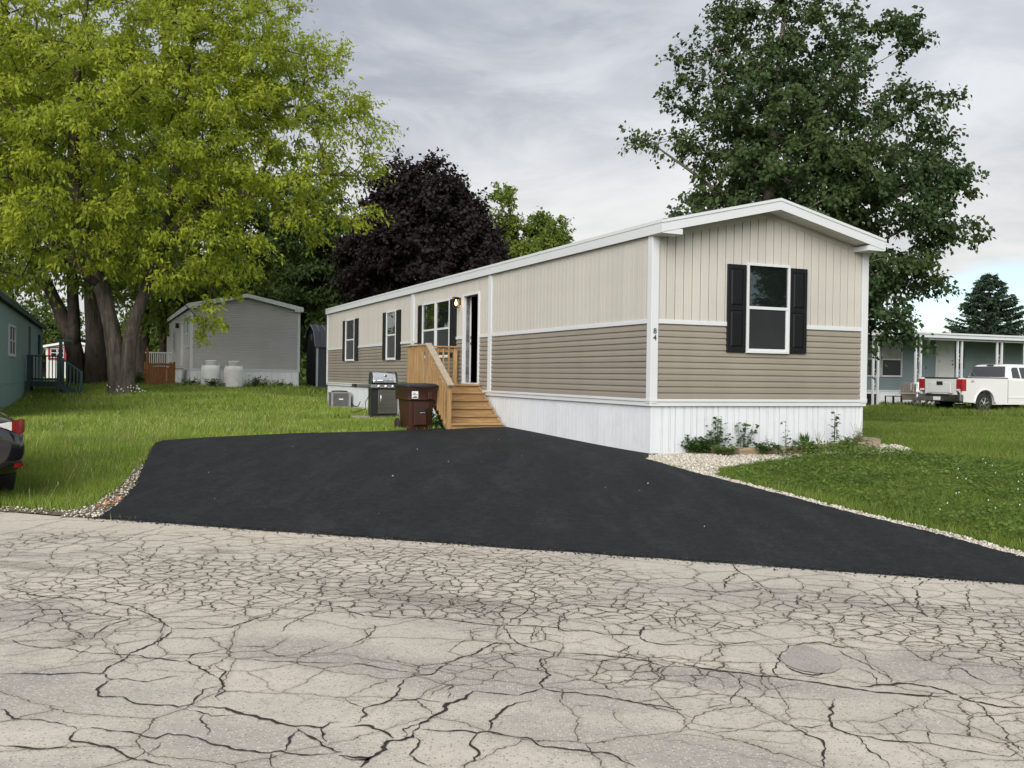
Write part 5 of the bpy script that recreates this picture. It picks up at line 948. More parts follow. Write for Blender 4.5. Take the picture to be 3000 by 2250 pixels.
    b = MB(); b.loft([[(-.92, y, z - .25), (.92, y, z - .25), (.92, y, z - .05), (.75, y, z), (-.75, y, z), (-.92, y, z - .05)] for y, z in ((4.4, 1.27), (5.2, 1.24), (5.6, 1.17), (5.74, 1.05))]); b.build('hood', m, A, bevel=.02)
    b = MB(); b.box(-.9, .9, 5.68, 5.80, .50, 1.05); b.build('grille', M['bumper_chrome'], A, bevel=.02)
    for s in (-1, 1):
        for c in (yw, yf): wheel(A, s * .84, c, .385, .26, s)
truck()
def sedan():
    A = empty('parked_car', -6.0, 9.95, -.25, YAW + .24); tag(A, 'black sedan with red tail light cut off by the left edge', 'car')
    # rounded body, stations from the tail forwards: y, half width, bottom, belt, deck height
    st = [(-.02, .60, .44, .72, .84), (.00, .76, .38, .74, .88), (.05, .85, .33, .77, .93), (.14, .895, .30, .80, .96), (.32, .915, .26, .82, .98), (.7, .925, .20, .84, 1.01), (1.4, .925, .20, .86, 1.0), (2.4, .925, .20, .86, .98), (3.3, .92, .20, .84, .95), (4.0, .90, .22, .78, .90), (4.5, .84, .26, .68, .78), (4.72, .66, .34, .58, .64)]
    rings = []
    for y, w, z0, zb, zt in st:
        h = [(0, z0), (w * .80, z0), (w * .95, z0 + .06), (w * .985, z0 + .18), (w, (z0 + zb) / 2 + .02), (w * .985, zb - .05), (w * .94, zb + .02), (w * .84, zt - .04), (w * .66, zt - .008), (w * .3, zt), (0, zt + .004)]
        rings.append([(x, y, z) for x, z in h] + [(-x, y, z) for x, z in h[-2:0:-1]])
    b = MB(); b.loft(rings); bd = b.build('body', M['car_black'], A, smooth=True, sub=2)
    gh = [(.62, .62, .995, 1.0), (.95, .66, .98, 1.13), (1.5, .64, .97, 1.38), (2.0, .62, .97, 1.45), (2.6, .62, .96, 1.45), (3.1, .64, .95, 1.32), (3.75, .70, .92, .95)]
    b = MB(); b.loft([[(-w * 1.2, y, z0), (w * 1.2, y, z0), (w, y, z1 - .03), (w * .8, y, z1), (-w * .8, y, z1), (-w, y, z1 - .03)] for y, w, z0, z1 in gh]); b.build('greenhouse', M['car_glass'], A, smooth=True, bevel=.02)
    def wrap(pts, out=.004):                                # small panels hugging the rear corner; pts (a, z), a = arc from the centre line outwards
        r = []
        for a, z in pts:
            t = np.interp(a, [0, .45, .62, .76, .90, 1.02, 1.2], [0, 1, 2, 3, 4, 5, 6]); X = np.interp(t, [0, 1, 2, 3, 4, 5, 6], [0, .45, .61, .735, .83, .885, .908]); Y = np.interp(t, [0, 1, 2, 3, 4, 5, 6], [-.035, -.03, -.012, .02, .085, .19, .38])
            r.append((X, Y, z))
        return r
    def panel(name, cells, mat, off):
        V = []; F = []
        rows = [wrap(r) for r in cells]; n = len(rows[0])
        for r in rows: V += [(x + off * .6 * min(1, x), y - off * (1 - min(1, x) * .5), z) for x, y, z in r]
        for i in range(len(rows) - 1):
            for j in range(n - 1): F.append((i * n + j, i * n + j + 1, (i + 1) * n + j + 1, (i + 1) * n + j))
        V2 = [(x - .02 * min(1, x), y + .02, z) for x, y, z in V]; k = len(V); me_b = MB(); me_b.add(V + V2, F + [tuple(q + k for q in f[::-1]) for f in F]); return me_b.build(name, mat, A, smooth=True)
    for s in (1, -1):
        old = MB.add
        top = [(.58, .862), (.66, .872), (.74, .885), (.82, .90), (.90, .91), (.98, .905), (1.06, .885)]; bot = [(.58, .85), (.66, .82), (.74, .785), (.82, .758), (.90, .752), (.98, .765), (1.06, .80)]
        T = (lambda p: p) if s > 0 else (lambda p: (-p[0], p[1], p[2]))
        for name, i0, i1, mt in (('reverse_lens', 0, 3, 'clear_lens'), ('tail_light', 2, 7, 'red_lens')):
            rows = [[(a, zb + (zt - zb) * q) for (a, zt), (_, zb) in zip(top[i0:i1], bot[i0:i1])] for q in (0, .33, .66, 1)]
            o = panel(name, rows, M[mt], .022)
            if s < 0: o.scale = (-1, 1, 1)
        rows = [[(a, z) for a in (.78, .84, .90, .96)] for z in (.385, .43)]; o = panel('bumper_reflector', rows, M['red_lens'], .016)
        if s < 0: o.scale = (-1, 1, 1)
    b = MB(); b.box(-.55, .55, -.052, -.02, .86, .885); b.build('trunk_trim', M['chrome'], A, bevel=.008)
    b = MB(); b.box(-.26, .26, -.05, -.02, .62, .74); b.build('licence_plate', M['plain_white'], A)
    b = MB(); b.box(-.62, .62, .03, .3, .27, .36); b.build('rear_valance', M['dark_plastic'], A, bevel=.03)
    for s in (-1, 1):
        for y in (1.02, 3.78): wheel(A, s * .80, y, .325, .20, s, 8)
sedan()
# ------------------------------------------------------------------ trees
BK = bark('grey_bark', (.032, .027, .022), (.105, .092, .076)); BK_D = bark('dark_bark', (.030, .025, .020), (.085, .072, .058)); BK_L = bark('pale_bark', (.09, .08, .062), (.24, .215, .175), 2)
LIME = leaf('lime_leaf', (.245, .305, .034), (.39, .445, .052), (.17, .235, .03), .45, .35)
GRN = leaf('green_leaf', (.075, .115, .026), (.115, .165, .036), (.06, .095, .026), .34, .3)
GRN2 = leaf('fresh_green_leaf', (.135, .19, .036), (.20, .255, .05), (.105, .155, .032), .42, .3)
DGRN = leaf('deep_green_leaf', (.040, .074, .032), (.068, .112, .046), (.074, .100, .030), .28, .5)
BURG = leaf('burgundy_leaf', (.025, .0195, .0205), (.039, .029, .029), (.022, .019, .0195), .12, .5)
CONI = leaf('conifer_needle', (.04, .07, .045), (.06, .095, .055), (.04, .07, .042), .1, .6)
def leaf_mesh(name, rng, P, D, size, asp, tilt_up=.3, pref=None):
    """one kite-shaped leaf per row of P (base) along D"""
    n = len(P); D = D / (np.linalg.norm(D, axis=1, keepdims=True) + 1e-9)
    up = rng.normal(size=(n, 3)); up[:, 2] += tilt_up * 3
    if pref is not None: up = pref + rng.normal(size=(n, 3)) * .75
    S_ = np.cross(D, up); S_ /= (np.linalg.norm(S_, axis=1, keepdims=True) + 1e-9); Nn = np.cross(S_, D)
    L = (size * rng.uniform(.65, 1.35, n))[:, None]; Wd = L * asp
    a = P; t = P + D * L - np.array([0, 0, 1]) * L * .10; m = P + D * L * .45
    V = np.stack([a, m - S_ * Wd * .5 + Nn * L * .05, t, m + S_ * Wd * .5 + Nn * L * .05], 1).reshape(-1, 3)
    return fast(name, V, np.arange(n * 4).reshape(-1, 4))
def sample_env(rng, env, n, shell=.45):
    vol = np.array([e[3] * e[4] * e[5] * (e[6] if len(e) > 6 else 1) for e in env]); k = rng.choice(len(env), n * 3, p=vol / vol.sum())
    E = np.array([e[:6] for e in env])[k]; d = rng.normal(size=(len(k), 3)); d /= np.linalg.norm(d, axis=1, keepdims=True)
    r = rng.uniform(0, 1, len(k)) ** shell; P = E[:, :3] + d * E[:, 3:] * r[:, None]
    sz = max(.01, (4.19 * vol.sum() / n) ** (1 / 3) * .62); keep = []
    K = np.zeros((0, 3))
    for p in P:
        if len(K) == 0 or np.min(((K - p) ** 2).sum(1)) > sz * sz * .5: K = np.vstack([K, p]); 
        if len(K) >= n: break
    return K
def tree(name, label, cat, base, stems, env, nclump, per, lsize, asp, lmat, bmat, seed, csize=.75, droop=.25, flat=.6, rk=.011, shell=.4, group=None, twigs=True, nt=7):
    rng = np.random.default_rng(seed); base = np.array(base, float)
    T = empty(name, *base); tag(T, label, cat, group)
    b = MB(); nodes = []; 
    for st in stems:                                        # each stem: [(x, y, z, r), ...]
        st = np.array(st, float); pts = []; rad = []
        for i in range(len(st) - 1):
            for k in range(5): t = k / 5; pts.append(st[i, :3] * (1 - t) + st[i + 1, :3] * t); rad.append(st[i, 3] * (1 - t) + st[i + 1, 3] * t)
        pts.append(st[-1, :3]); rad.append(st[-1, 3]); pts = np.array(pts)
        if len(pts) > 6:                                    # smooth, then roughen
            for _ in range(2): pts[1:-1] = .25 * pts[:-2] + .5 * pts[1:-1] + .25 * pts[2:]
            pts[1:-1] += rng.normal(size=pts[1:-1].shape) * np.array(rad)[1:-1, None] * .025
        b.tube([tuple(p - base) for p in pts], rad, 20, rough=.05, seed=seed + len(nodes)); nodes += [p for p, r in zip(pts, rad) if p[2] > st[0, 2] + .9]
    b.build('trunk', bmat, T, smooth=True)
    nodes = np.array(nodes); nroot = len(nodes)
    K = sample_env(rng, env, nclump, shell); d = np.array([np.min(((nodes - k) ** 2).sum(1)) for k in K]); K = K[np.argsort(d)]
    parent = [-1] * nroot; all_n = [n for n in nodes]; tips = []
    arr = np.array(all_n); 
    for k in K:
        v = arr - k; dist = np.sqrt((v ** 2).sum(1)) + np.maximum(0, v[:, 2]) * .5; i = int(np.argmin(dist)); p0 = arr[i]; L = np.linalg.norm(k - p0)
        m = p0 * .5 + k * .5 + np.array([0, 0, .10 * L]) + rng.normal(size=3) * L * .07
        all_n += [m, k]; parent += [i, len(all_n) - 2]; tips.append(len(all_n) - 1); arr = np.vstack([arr, m, k])
    cnt = np.zeros(len(all_n))
    for t in tips: cnt[t] += 1
    for i in range(len(all_n) - 1, nroot - 1, -1): cnt[parent[i]] += cnt[i]
    b = MB()
    for i in range(nroot, len(all_n)):
        p = parent[i]; r1 = rk * cnt[i] ** .5; r0 = rk * max(cnt[i], min(cnt[p], cnt[i] * 2)) ** .5
        b.tube([tuple(arr[p] - base), tuple(arr[i] - base)], [r0 * 1.05, r1], 5, cap=False)
    # twigs and leaves
    nk = len(K); cs = csize * rng.uniform(.6, 1.35, nk); tw = rng.normal(size=(nk, nt, 3)); tw[:, :, 2] *= flat; tw /= np.linalg.norm(tw, axis=2, keepdims=True)
    ax = K - np.array([base[0], base[1], K[:, 2].mean() - 1.0]); ax /= np.linalg.norm(ax, axis=1, keepdims=True) + 1e-9
    tw = tw * .8 + ax[:, None] * .45; tl = cs[:, None] * rng.uniform(.5, 1.2, (nk, nt))
    if twigs:
        for i in range(nk):
            for j in range(nt): e = K[i] + tw[i, j] * tl[i, j] - np.array([0, 0, droop * .35 * tl[i, j]]); b.tube([tuple(K[i] - base), tuple(e - base)], [rk * .55, rk * .22], 3, cap=False)
    b.build('branches', bmat, T, smooth=True)
    n = nk * per; ci = np.repeat(np.arange(nk), per); keepn = rng.uniform(0, 1, n) < (cs[ci] / cs.max()) ** 1.2 + .15; ci = ci[keepn]; n = len(ci); ji = rng.integers(0, nt, n); t = rng.uniform(.1, 1, n) ** .7
    dirs = tw[ci, ji]; ln = tl[ci, ji]
    P = K[ci] + dirs * (ln * t)[:, None] + rng.normal(size=(n, 3)) * (cs[ci] * .13)[:, None]; P[:, 2] -= droop * .35 * ln * t * t
    D = dirs * .5 + rng.normal(size=(n, 3)) * .7; D[:, 2] -= droop * 1.6
    ctr = K.mean(0); pf = P - ctr; pf /= np.linalg.norm(pf, axis=1, keepdims=True) + 1e-9; pf[:, 2] += .55
    me = leaf_mesh('crown', rng, P - base, D, lsize, asp, pref=pf); link('crown', me, lmat, T)
    return T
def z_(x, y): return float(g(x, y))
# big lime-green maple in the left yard
bx, by = -14.44, 35.34; bz = z_(bx, by) - .1
tree('maple_tree', 'big forked maple with lime green leaves in the left yard', 'tree', (bx, by, bz),
     [[(-14.52, 35.34, bz, .50), (-14.52, 35.34, bz + .35, .36), (-14.58, 35.34, bz + 1.2, .31), (-14.78, 35.3, bz + 2.6, .28), (-15.1, 35.2, bz + 4.0, .25), (-15.6, 35.1, bz + 5.4, .21), (-16.1, 34.9, bz + 8.5, .2), (-15.9, 34.8, bz + 12, .12), (-15.5, 34.8, bz + 15, .05)],
      [(-14.24, 35.38, bz, .40), (-14.22, 35.38, bz + .4, .29), (-14.20, 35.38, bz + 1.2, .26), (-14.12, 35.4, bz + 2.4, .25), (-13.75, 35.5, bz + 3.6, .22), (-13.25, 35.6, bz + 5.2, .19), (-12.6, 35.7, bz + 8.2, .18), (-12.3, 35.8, bz + 12, .10), (-11.8, 35.6, bz + 14.5, .05)],
      [(-13.2, 35.6, bz + 5.4, .22), (-11.8, 35.2, bz + 6.9, .17), (-10.4, 34.6, bz + 7.5, .13), (-9.0, 34.2, bz + 7.3, .10), (-7.2, 34.0, bz + 8.1, .06), (-5.6, 33.9, bz + 8.0, .03)],
      [(-15.2, 35.1, bz + 4.2, .20), (-17.2, 34.4, bz + 6.2, .14), (-19.4, 33.8, bz + 7.5, .08)],
      [(-12.9, 35.7, bz + 6.8, .16), (-11.0, 36.2, bz + 9.3, .11), (-8.8, 36.2, bz + 11.0, .06)]],
     [(-14.2, 35.2, 11.8, 7.0, 5.5, 5.6), (-9.3, 34.6, 9.6, 4.6, 3.6, 3.7), (-9.8, 35, 12.2, 3.3, 3, 2.6), (-16.5, 33.2, 6.7, 4.0, 2.8, 2.1), (-12.4, 33.8, 6.0, 3.6, 2.4, 1.5), (-7.0, 34.2, 7.3, 2.2, 2.2, 1.2), (-12.2, 36.6, 3.5, 1.0, 1.0, 1.1, 1.3), (-11.3, 35.5, 4.6, 2.6, 1.6, .9), (-20, 34.2, 9.5, 4.0, 3.6, 6.0)],
     860, 185, .175, .42, LIME, BK, 11, csize=.80, droop=.34, flat=.42, rk=.012)
# trees behind it
bx, by = -20.3, 46.0; bz = z_(bx, by) - .1
tree('maple_tree', 'two-stemmed maple with a left-leaning limb behind the teal deck', 'tree', (bx, by, bz),
     [[(-20.0, 46, bz, .6), (-20.0, 46, bz + 1.5, .46), (-20.2, 46, bz + 5, .38), (-20.2, 46, bz + 9, .24), (-20, 46, bz + 14, .1)], [(-20.9, 46, bz, .5), (-21.0, 46, bz + 2, .38), (-22.0, 46, bz + 4.2, .28), (-23.2, 46, bz + 6.6, .22), (-24.4, 46, bz + 9.3, .14), (-24.8, 46, bz + 12, .06)], [(-21.0, 46, bz + 1.8, .30), (-21.2, 46, bz + 6, .24), (-21.6, 46, bz + 11, .12)]],
     [(-22.0, 46, 11.5, 7, 4.5, 6), (-19, 45, 6.5, 4, 3, 1.8), (-24, 45, 6.3, 3, 3, 2)], 330, 170, .24, .5, GRN2, BK_D, 12, csize=1.1, droop=.35)
bx, by = -22.3, 58.0
tree('maple_tree', 'far tree with slim dark trunks left of the brown deck', 'tree', (bx, by, .35), [[(-22.3, 58, .3, .45), (-22.4, 58, 4, .35), (-22.2, 58, 9, .2), (-22, 58, 13, .08)], [(-21.2, 58.5, .3, .35), (-21.3, 58.5, 5, .26), (-20.6, 58.5, 11, .1)]],
     [(-21.5, 58, 10, 6.5, 4, 5.5), (-19, 57, 6, 5, 3, 2)], 220, 150, .30, .5, GRN2, BK_D, 13, csize=1.25, droop=.3)
bx, by = -14.8, 60.0
tree('maple_tree', 'loose green tree rising behind the grey home roof', 'tree', (bx, by, .4), [[(-14.8, 60, .3, .4), (-14.6, 60, 5, .3), (-13.6, 60, 10, .16), (-13, 60, 14, .06)], [(-14.7, 60, 3.5, .25), (-15.6, 60, 8, .16), (-16.2, 60, 12, .06)]],
     [(-14.0, 60, 9.0, 5.0, 4, 5.6), (-17.5, 59, 7, 3.5, 3, 3)], 240, 140, .27, .55, GRN, BK_D, 14, csize=1.1, droop=.25)
bx, by = -10.4, 57.5
tree('maple_tree', 'dark green tree between the shed and the burgundy tree', 'tree', (bx, by, .4), [[(-10.4, 57.5, .3, .4), (-10.4, 57.5, 4, .3), (-10.5, 57.5, 8, .1)]], [(-10.6, 57.5, 6.0, 3.8, 3.2, 3.6), (-8.4, 56, 3.6, 3.0, 3, 2.2), (-12.0, 58, 8.6, 2.6, 2.5, 2.4)], 300, 170, .24, .6, leaf('shade_green_leaf', (.062, .10, .032), (.10, .15, .044), (.052, .085, .03), .3, .3), BK_D, 15, csize=.95, droop=.25)
bx, by = -5.1, 54.5
tree('purple_maple_tree', 'dense dark burgundy maple behind the tan home roof', 'tree', (bx, by, .2), [[(-5.1, 54.5, .1, .45), (-5.1, 54.5, 4, .35), (-5.0, 54.5, 8, .2), (-5.1, 54.5, 12.5, .06)]],
     [(-4.9, 54.5, 8.0, 4.1, 3.8, 4.1), (-5.4, 54.2, 10.7, 2.8, 3, 2.3), (-2.6, 54.2, 6.6, 2.4, 3, 2.6), (-7.4, 54.2, 7.0, 2.2, 2.6, 2.9)], 520, 200, .23, .75, BURG, BK_D, 16, csize=.85, droop=.2, flat=.75, shell=.3)
bx, by = 1.7, 68.0
tree('poplar_tree', 'loose fresh green tree with upright shoots right of the burgundy maple', 'tree', (bx, by, .1), [[(1.2, 68, .1, .35), (1.2, 68, 5, .28), (1.1, 68, 9, .12), (.9, 68, 11.5, .03)], [(1.2, 68, 4, .2), (2.4, 68, 8, .12), (2.9, 68, 11, .03)], [(1.2, 68, 4, .2), (-.6, 68, 9, .1), (-.9, 68, 13, .03)]],
     [(1.2, 68, 9.2, 2.7, 2.2, 3.2), (-.8, 68, 12.6, .8, .9, 2.6), (3.0, 68, 10.2, .7, .8, 2.4), (1.8, 68, 11.2, .8, .8, 2.0)], 170, 150, .27, .6, GRN2, BK, 17, csize=.8, droop=.1, flat=1.2)
# dark tree to the right of the tan home
bx, by = 6.5, 24.2; bz = z_(bx, by) - .1
right_tree = tree('linden_tree', 'tall dark green tree overhanging the right end of the tan home', 'tree', (bx, by, bz),
     [[(6.5, 24.2, bz, .34), (6.45, 24.2, 2, .25), (6.4, 24.2, 5.2, .19), (6.45, 24.2, 7, .14), (6.6, 24.2, 9, .08), (6.8, 24.2, 11.2, .03)], [(6.42, 24.2, 4.6, .13), (6.9, 24.25, 6.4, .10), (7.8, 24.3, 8.3, .06), (8.4, 24.3, 10, .03)], [(6.42, 24.2, 3.2, .13), (7.8, 24.3, 4.6, .10), (9.6, 24.3, 5.9, .06), (11.2, 24.2, 6.5, .02)], [(6.4, 24.2, 5.0, .10), (5.6, 24.1, 7.2, .07), (5.0, 24, 9.4, .03)], [(6.4, 24.2, 4.4, .08), (5.0, 24.1, 6.0, .05), (3.5, 24, 7.0, .02)], [(6.45, 24.2, 2.6, .10), (7.9, 24.3, 3.2, .07), (9.4, 24.4, 3.3, .03)]],
     [(6.55, 24.2, 7.8, 2.35, 2.3, 3.3), (8.7, 24.3, 5.9, 2.4, 2.3, 2.7), (8.6, 24.4, 3.35, 1.55, 1.6, 1.35), (6.3, 24.1, 5.0, 1.9, 1.7, 1.5), (3.9, 24, 6.95, 1.0, .6, .28, 2.2), (4.15, 24, 8.6, .42, .5, .75, 2), (4.5, 24, 6.0, .9, .6, .3, 1.6), (4.5, 24, 5.25, .8, .6, .3, 1.6),
      (10.05, 24.2, 8.25, 1.1, .7, .35, 1.8), (10.7, 24.2, 6.3, .8, .7, .7, 1.4), (11.0, 24.2, 5.0, .9, .6, .35, 1.8), (10.2, 24.2, 4.0, .9, .7, .5, 1.4), (9.3, 24.1, 9.7, .9, .7, .6, 1.6), (8.3, 24.1, 10.3, .5, .5, .7, 1.6), (5.4, 24.1, 10.2, .9, .8, .7, 1.4), (7.1, 24.1, 10.7, .6, .6, .7, 1.3), (10.0, 24.2, 10.2, .5, .4, .4, 1.5), (9.9, 24.4, 2.75, .5, .6, .4, 1.3)],
     600, 150, .108, .80, DGRN, BK_L, 21, csize=.52, droop=.35, flat=.65, rk=.0075)
def copy_tree(o, x, y, z, rz, sc, label, group=None):
    r = o.copy(); C.objects.link(r); r.location = (x, y, z); r.rotation_euler = (0, 0, rz); r.scale = (sc,) * 3; tag(r, label, None, group)
    for ch in list(o.children): c = ch.copy(); C.objects.link(c); c.parent = r
    return r
def conifer(name, label, x, y, h, r, seed, n=9000):
    rng = np.random.default_rng(seed); zb = z_(x, y); T = empty(name, x, y, zb); tag(T, label, 'tree')
    b = MB(); b.tube([(0, 0, 0), (0, 0, h * .5), (0, 0, h)], [.22, .14, .02], 8); b.build('trunk', BK_D, T)
    nb = 420; zt = rng.uniform(.10, .99, nb) ** .9 * h; az = rng.uniform(0, 2 * math.pi, nb); ln = r * (1 - (zt / h) ** 1.9) * rng.uniform(.70, 1.1, nb) + .25
    d = np.stack([np.cos(az), np.sin(az), np.full(nb, .02)], 1); b = MB()
    for i in range(nb): b.tube([(0, 0, zt[i]), tuple(d[i] * ln[i] * .6 + [0, 0, zt[i] - .1 * ln[i]]), tuple(d[i] * ln[i] + [0, 0, zt[i] + .12 * ln[i]])], [.04, .02, .006], 4, cap=False)
    b.build('branches', BK_D, T)
    k = rng.choice(nb, n, p=ln ** 1.2 / (ln ** 1.2).sum()); t = rng.uniform(.15, 1, n) ** .6; sag = -.35 * t + .47 * t * t
    P = d[k] * (ln[k] * t)[:, None]; P[:, 2] += zt[k] + ln[k] * sag * .8; side = np.stack([-d[k][:, 1], d[k][:, 0], np.zeros(n)], 1); sg = rng.choice([-1, 1], n)
    P += side * (rng.normal(size=n) * ln[k] * .10 * (1.1 - t))[:, None]; D = d[k] * .7 + side * (sg * .7)[:, None] + rng.normal(size=(n, 3)) * .25; D[:, 2] -= .35
    link('crown', leaf_mesh('crown', rng, P, D, .30, .30), CONI, T)
conifer('conifer_tree', 'dark spruce standing alone above the blue home roof', 37.2, 75, 9.6, 4.1, 31, 42000)
conifer('conifer_tree', 'smaller dark conifer at the right edge beyond the blue home', 44.5, 80, 5.6, 2.4, 32, 14000)
# far trees along the horizon
far0 = None
for i, (x, y, sc, lab) in enumerate(((-47, 96, .8, 'hazy far tree left of the distant white home'), (-41, 104, .72, 'low far tree just above the distant white home roof'), (-34.5, 98, .95, 'far bushy tree right of the distant white home'), (-28, 92, 1.0, 'far bushy tree behind the big forked trunk'), (-20, 88, 1.1, 'far leafy tree seen left of the grey home'), (-13, 90, 1.05, 'far leafy tree behind the grey home roof'), (-5.5, 92, 1.0, 'far leafy tree hidden behind the burgundy maple'), (22.5, 92, .62, 'small far tree above the porch roof of the blue home'))):
    if far0 is None:
        far0 = tree('far_tree', lab, 'tree', (x, y, .3), [[(x, y, .2, .4), (x, y, 4, .28), (x + .3, y, 9, .08)]], [(x, y, 6.2, 4.6, 4, 4.4), (x + 2, y, 4, 3.2, 3, 2.6), (x - 2.2, y, 4.5, 3, 3, 2.8)], 190, 110, .36, .6, GRN, BK_D, 41, csize=1.2, twigs=False, group='far trees along the horizon'); far0.scale = (sc,) * 3
    else: copy_tree(far0, x, y, z_(x, y) - .1, i * 1.3, sc, lab, 'far trees along the horizon')
copy_tree(right_tree, 24.0, 6.2, -.2, 2.1, 1.0, 'dark green tree across the lawn mirrored in the front window')
# ------------------------------------------------------------------ gravel, grass, plants
GRAVEL = [(2.02, 14.62), (2.0, 14.1), (2.40, 12.85), (2.60, 12.4), (2.78, 12.75), (2.85, 13.2), (3.2, 13.5), (3.75, 14.0), (4.45, 14.65), (5.2, 15.25), (5.75, 15.35), (6.2, 15.15), (6.5, 15.45), (6.75, 16.2), (6.75, 16.75), (6.25, 16.9), (6.15, 16.55), (6.12, 16.0), (5.4, 15.65), (4.78, 15.35), (3.6, 14.98), (2.9, 15.22), (2.3, 14.92)]
def ribbon(edge, w0, w1, side):
    a = np.array(edge); d = np.gradient(a, axis=0); nrm = np.stack([d[:, 1], -d[:, 0]], 1); nrm /= np.linalg.norm(nrm, axis=1, keepdims=True)
    return [tuple(p) for p in a - nrm * .02 * side] + [tuple(p) for p in (a + nrm * side * np.linspace(w0, w1, len(a))[:, None])[::-1]]
R_EDGE = [(2.43, 12.78), (2.945, 11.495), (3.588, 10.004), (4.03, 9.035), (4.338, 8.066), (4.72, 6.95)]
L_EDGE = [(-4.20, 9.82), (-4.303, 10.425), (-4.40, 10.82), (-4.68, 11.94), (-5.0, 12.9), (-5.242, 13.705)]
GR_R = ribbon(R_EDGE, .12, .20, -1); GR_L = ribbon(L_EDGE, .40, .05, -1)
EDGE_L = [(-7.6, 10.82), (-6.5, 10.47), (-5.4, 10.12), (-4.2, 9.78), (-4.3, 10.15), (-5.0, 10.25), (-6.0, 10.5), (-7.6, 10.98)]
rng = np.random.default_rng(8)
def pick(poly, n):
    a = np.array(poly); lo = a.min(0); hi = a.max(0); out = np.zeros((0, 2))
    while len(out) < n:
        q = rng.uniform(lo, hi, (n * 2, 2)); out = np.vstack([out, q[inside(q[:, 0], q[:, 1], poly)]])
    return out[:n]
def stones(name, label, P, size, mat):
    n = len(P); base = np.array([(1, 0, 0), (-1, 0, 0), (0, 1, 0), (0, -1, 0), (0, 0, 1), (0, 0, -1)], float); F = np.array([(0, 2, 4), (2, 1, 4), (1, 3, 4), (3, 0, 4), (2, 0, 5), (1, 2, 5), (3, 1, 5), (0, 3, 5)])
    A = rng.uniform(0, 2 * math.pi, n); sc = size * rng.uniform(.45, 1.3, (n, 1, 1)); V = base[None] * rng.uniform(.6, 1.25, (n, 6, 1)) * sc * np.array([1, .8, .62]) + rng.normal(size=(n, 6, 3)) * sc * .12
    c, s = np.cos(A)[:, None], np.sin(A)[:, None]; V = np.stack([V[..., 0] * c - V[..., 1] * s, V[..., 0] * s + V[..., 1] * c, V[..., 2]], -1)
    z = g(P[:, 0], P[:, 1]) + rng.uniform(.0, .022, n); V += np.stack([P[:, 0], P[:, 1], z], 1)[:, None]
    o = link(name, fast(name, V.reshape(-1, 3), (F[None] + np.arange(n)[:, None, None] * 6).reshape(-1, 3)), mat); tag(o, label, 'gravel', kind='stuff'); return o
t = NT('white_limestone'); r_ = t.n('ShaderNodeNewGeometry').outputs['Random Per Island']; WSTONE = t.end(t.pbr(t.mix(r_, (.32, .29, .245), (.68, .635, .565)), .85, 0, .2))
t = NT('mixed_pebble'); r_ = t.n('ShaderNodeNewGeometry').outputs['Random Per Island']; PEB = t.end(t.pbr(t.mix(t.step(r_, .45, .8), t.mix(r_, (.10, .085, .06), (.2, .17, .12)), (.62, .58, .5)), .9, 0, .2))
SOIL = paint('gravel_soil', (.36, .325, .27), .95, .25, 18, bump=.5, bscale=70); SOIL_D = paint('bare_soil', (.12, .095, .062), .95, .3, 14, bump=.5)
for nm, poly, mt in (('gravel_bed', GRAVEL, SOIL), ('gravel_strip', GR_R, SOIL), ('gravel_strip', GR_L, SOIL_D), ('gravel_strip', EDGE_L, SOIL_D)):
    tag(sheet(nm, densify(poly, .15, .015, 3), mt, .004, 0, .2), kind='structure')
stones('gravel', 'white crushed stone around the corner of the tan home', pick(GRAVEL, 9000), .021, WSTONE)
stones('gravel', 'white stone strip along the right edge of the driveway', pick(GR_R, 3600), .019, WSTONE)
stones('gravel', 'mixed pebbles along the left edge of the driveway', np.vstack([pick(GR_L, 1100), pick(EDGE_L, 500)]), .019, PEB)
t = NT('orange_chip'); r_ = t.n('ShaderNodeNewGeometry').outputs['Random Per Island']; ORG = t.end(t.pbr(t.mix(r_, (.45, .07, .03), (.6, .2, .1)), .8))
stones('gravel', 'orange chips at the left edge of the driveway', np.array([-4.50, 10.75]) + rng.normal(size=(45, 2)) * np.array([.05, .18]), .02, ORG)
t = NT('asphalt_crumb'); r_ = t.n('ShaderNodeNewGeometry').outputs['Random Per Island']; CRUMB = t.end(t.pbr(t.mix(r_, (.012, .013, .015), (.05, .05, .052)), .9))
_a = np.linspace(1.2, 10.6, 900); _p = RO[None] + T_[None] * _a[:, None] + N_[None] * (-.01 - np.abs(rng.normal(size=900)) * .06)[:, None]
stones('crumbs', 'black asphalt crumbs along the seam of driveway and road', _p, .011, CRUMB)
_q = pick([(-4, 10.2), (-5.5, 16), (-1, 19), (2, 14), (4, 8.2)], 18); _z = g(_q[:, 0], _q[:, 1])
stones('pebbles', 'stray pale pebbles scattered on the black driveway', _q, .010, WSTONE).location.z = .030
HOUSE = [row_xy(HX, HY, *q) for q in ((-.05, -.06), (4.3, -.06), (4.3, 23.1), (-.05, 23.1))]
BED = [(2.75, 15.25), (3.6, 15.0), (6.05, 16.0), (5.95, 16.6), (2.6, 15.15)]
STAIR = [row_xy(HX, HY, *q) for q in ((-1.25, 5.7), (0, 5.7), (0, 8.6), (-1.25, 8.6))]
SLAB = [(-4.70, 24.95), (-2.2, 25.7), (-2.75, 27.2), (-5.1, 26.5)]
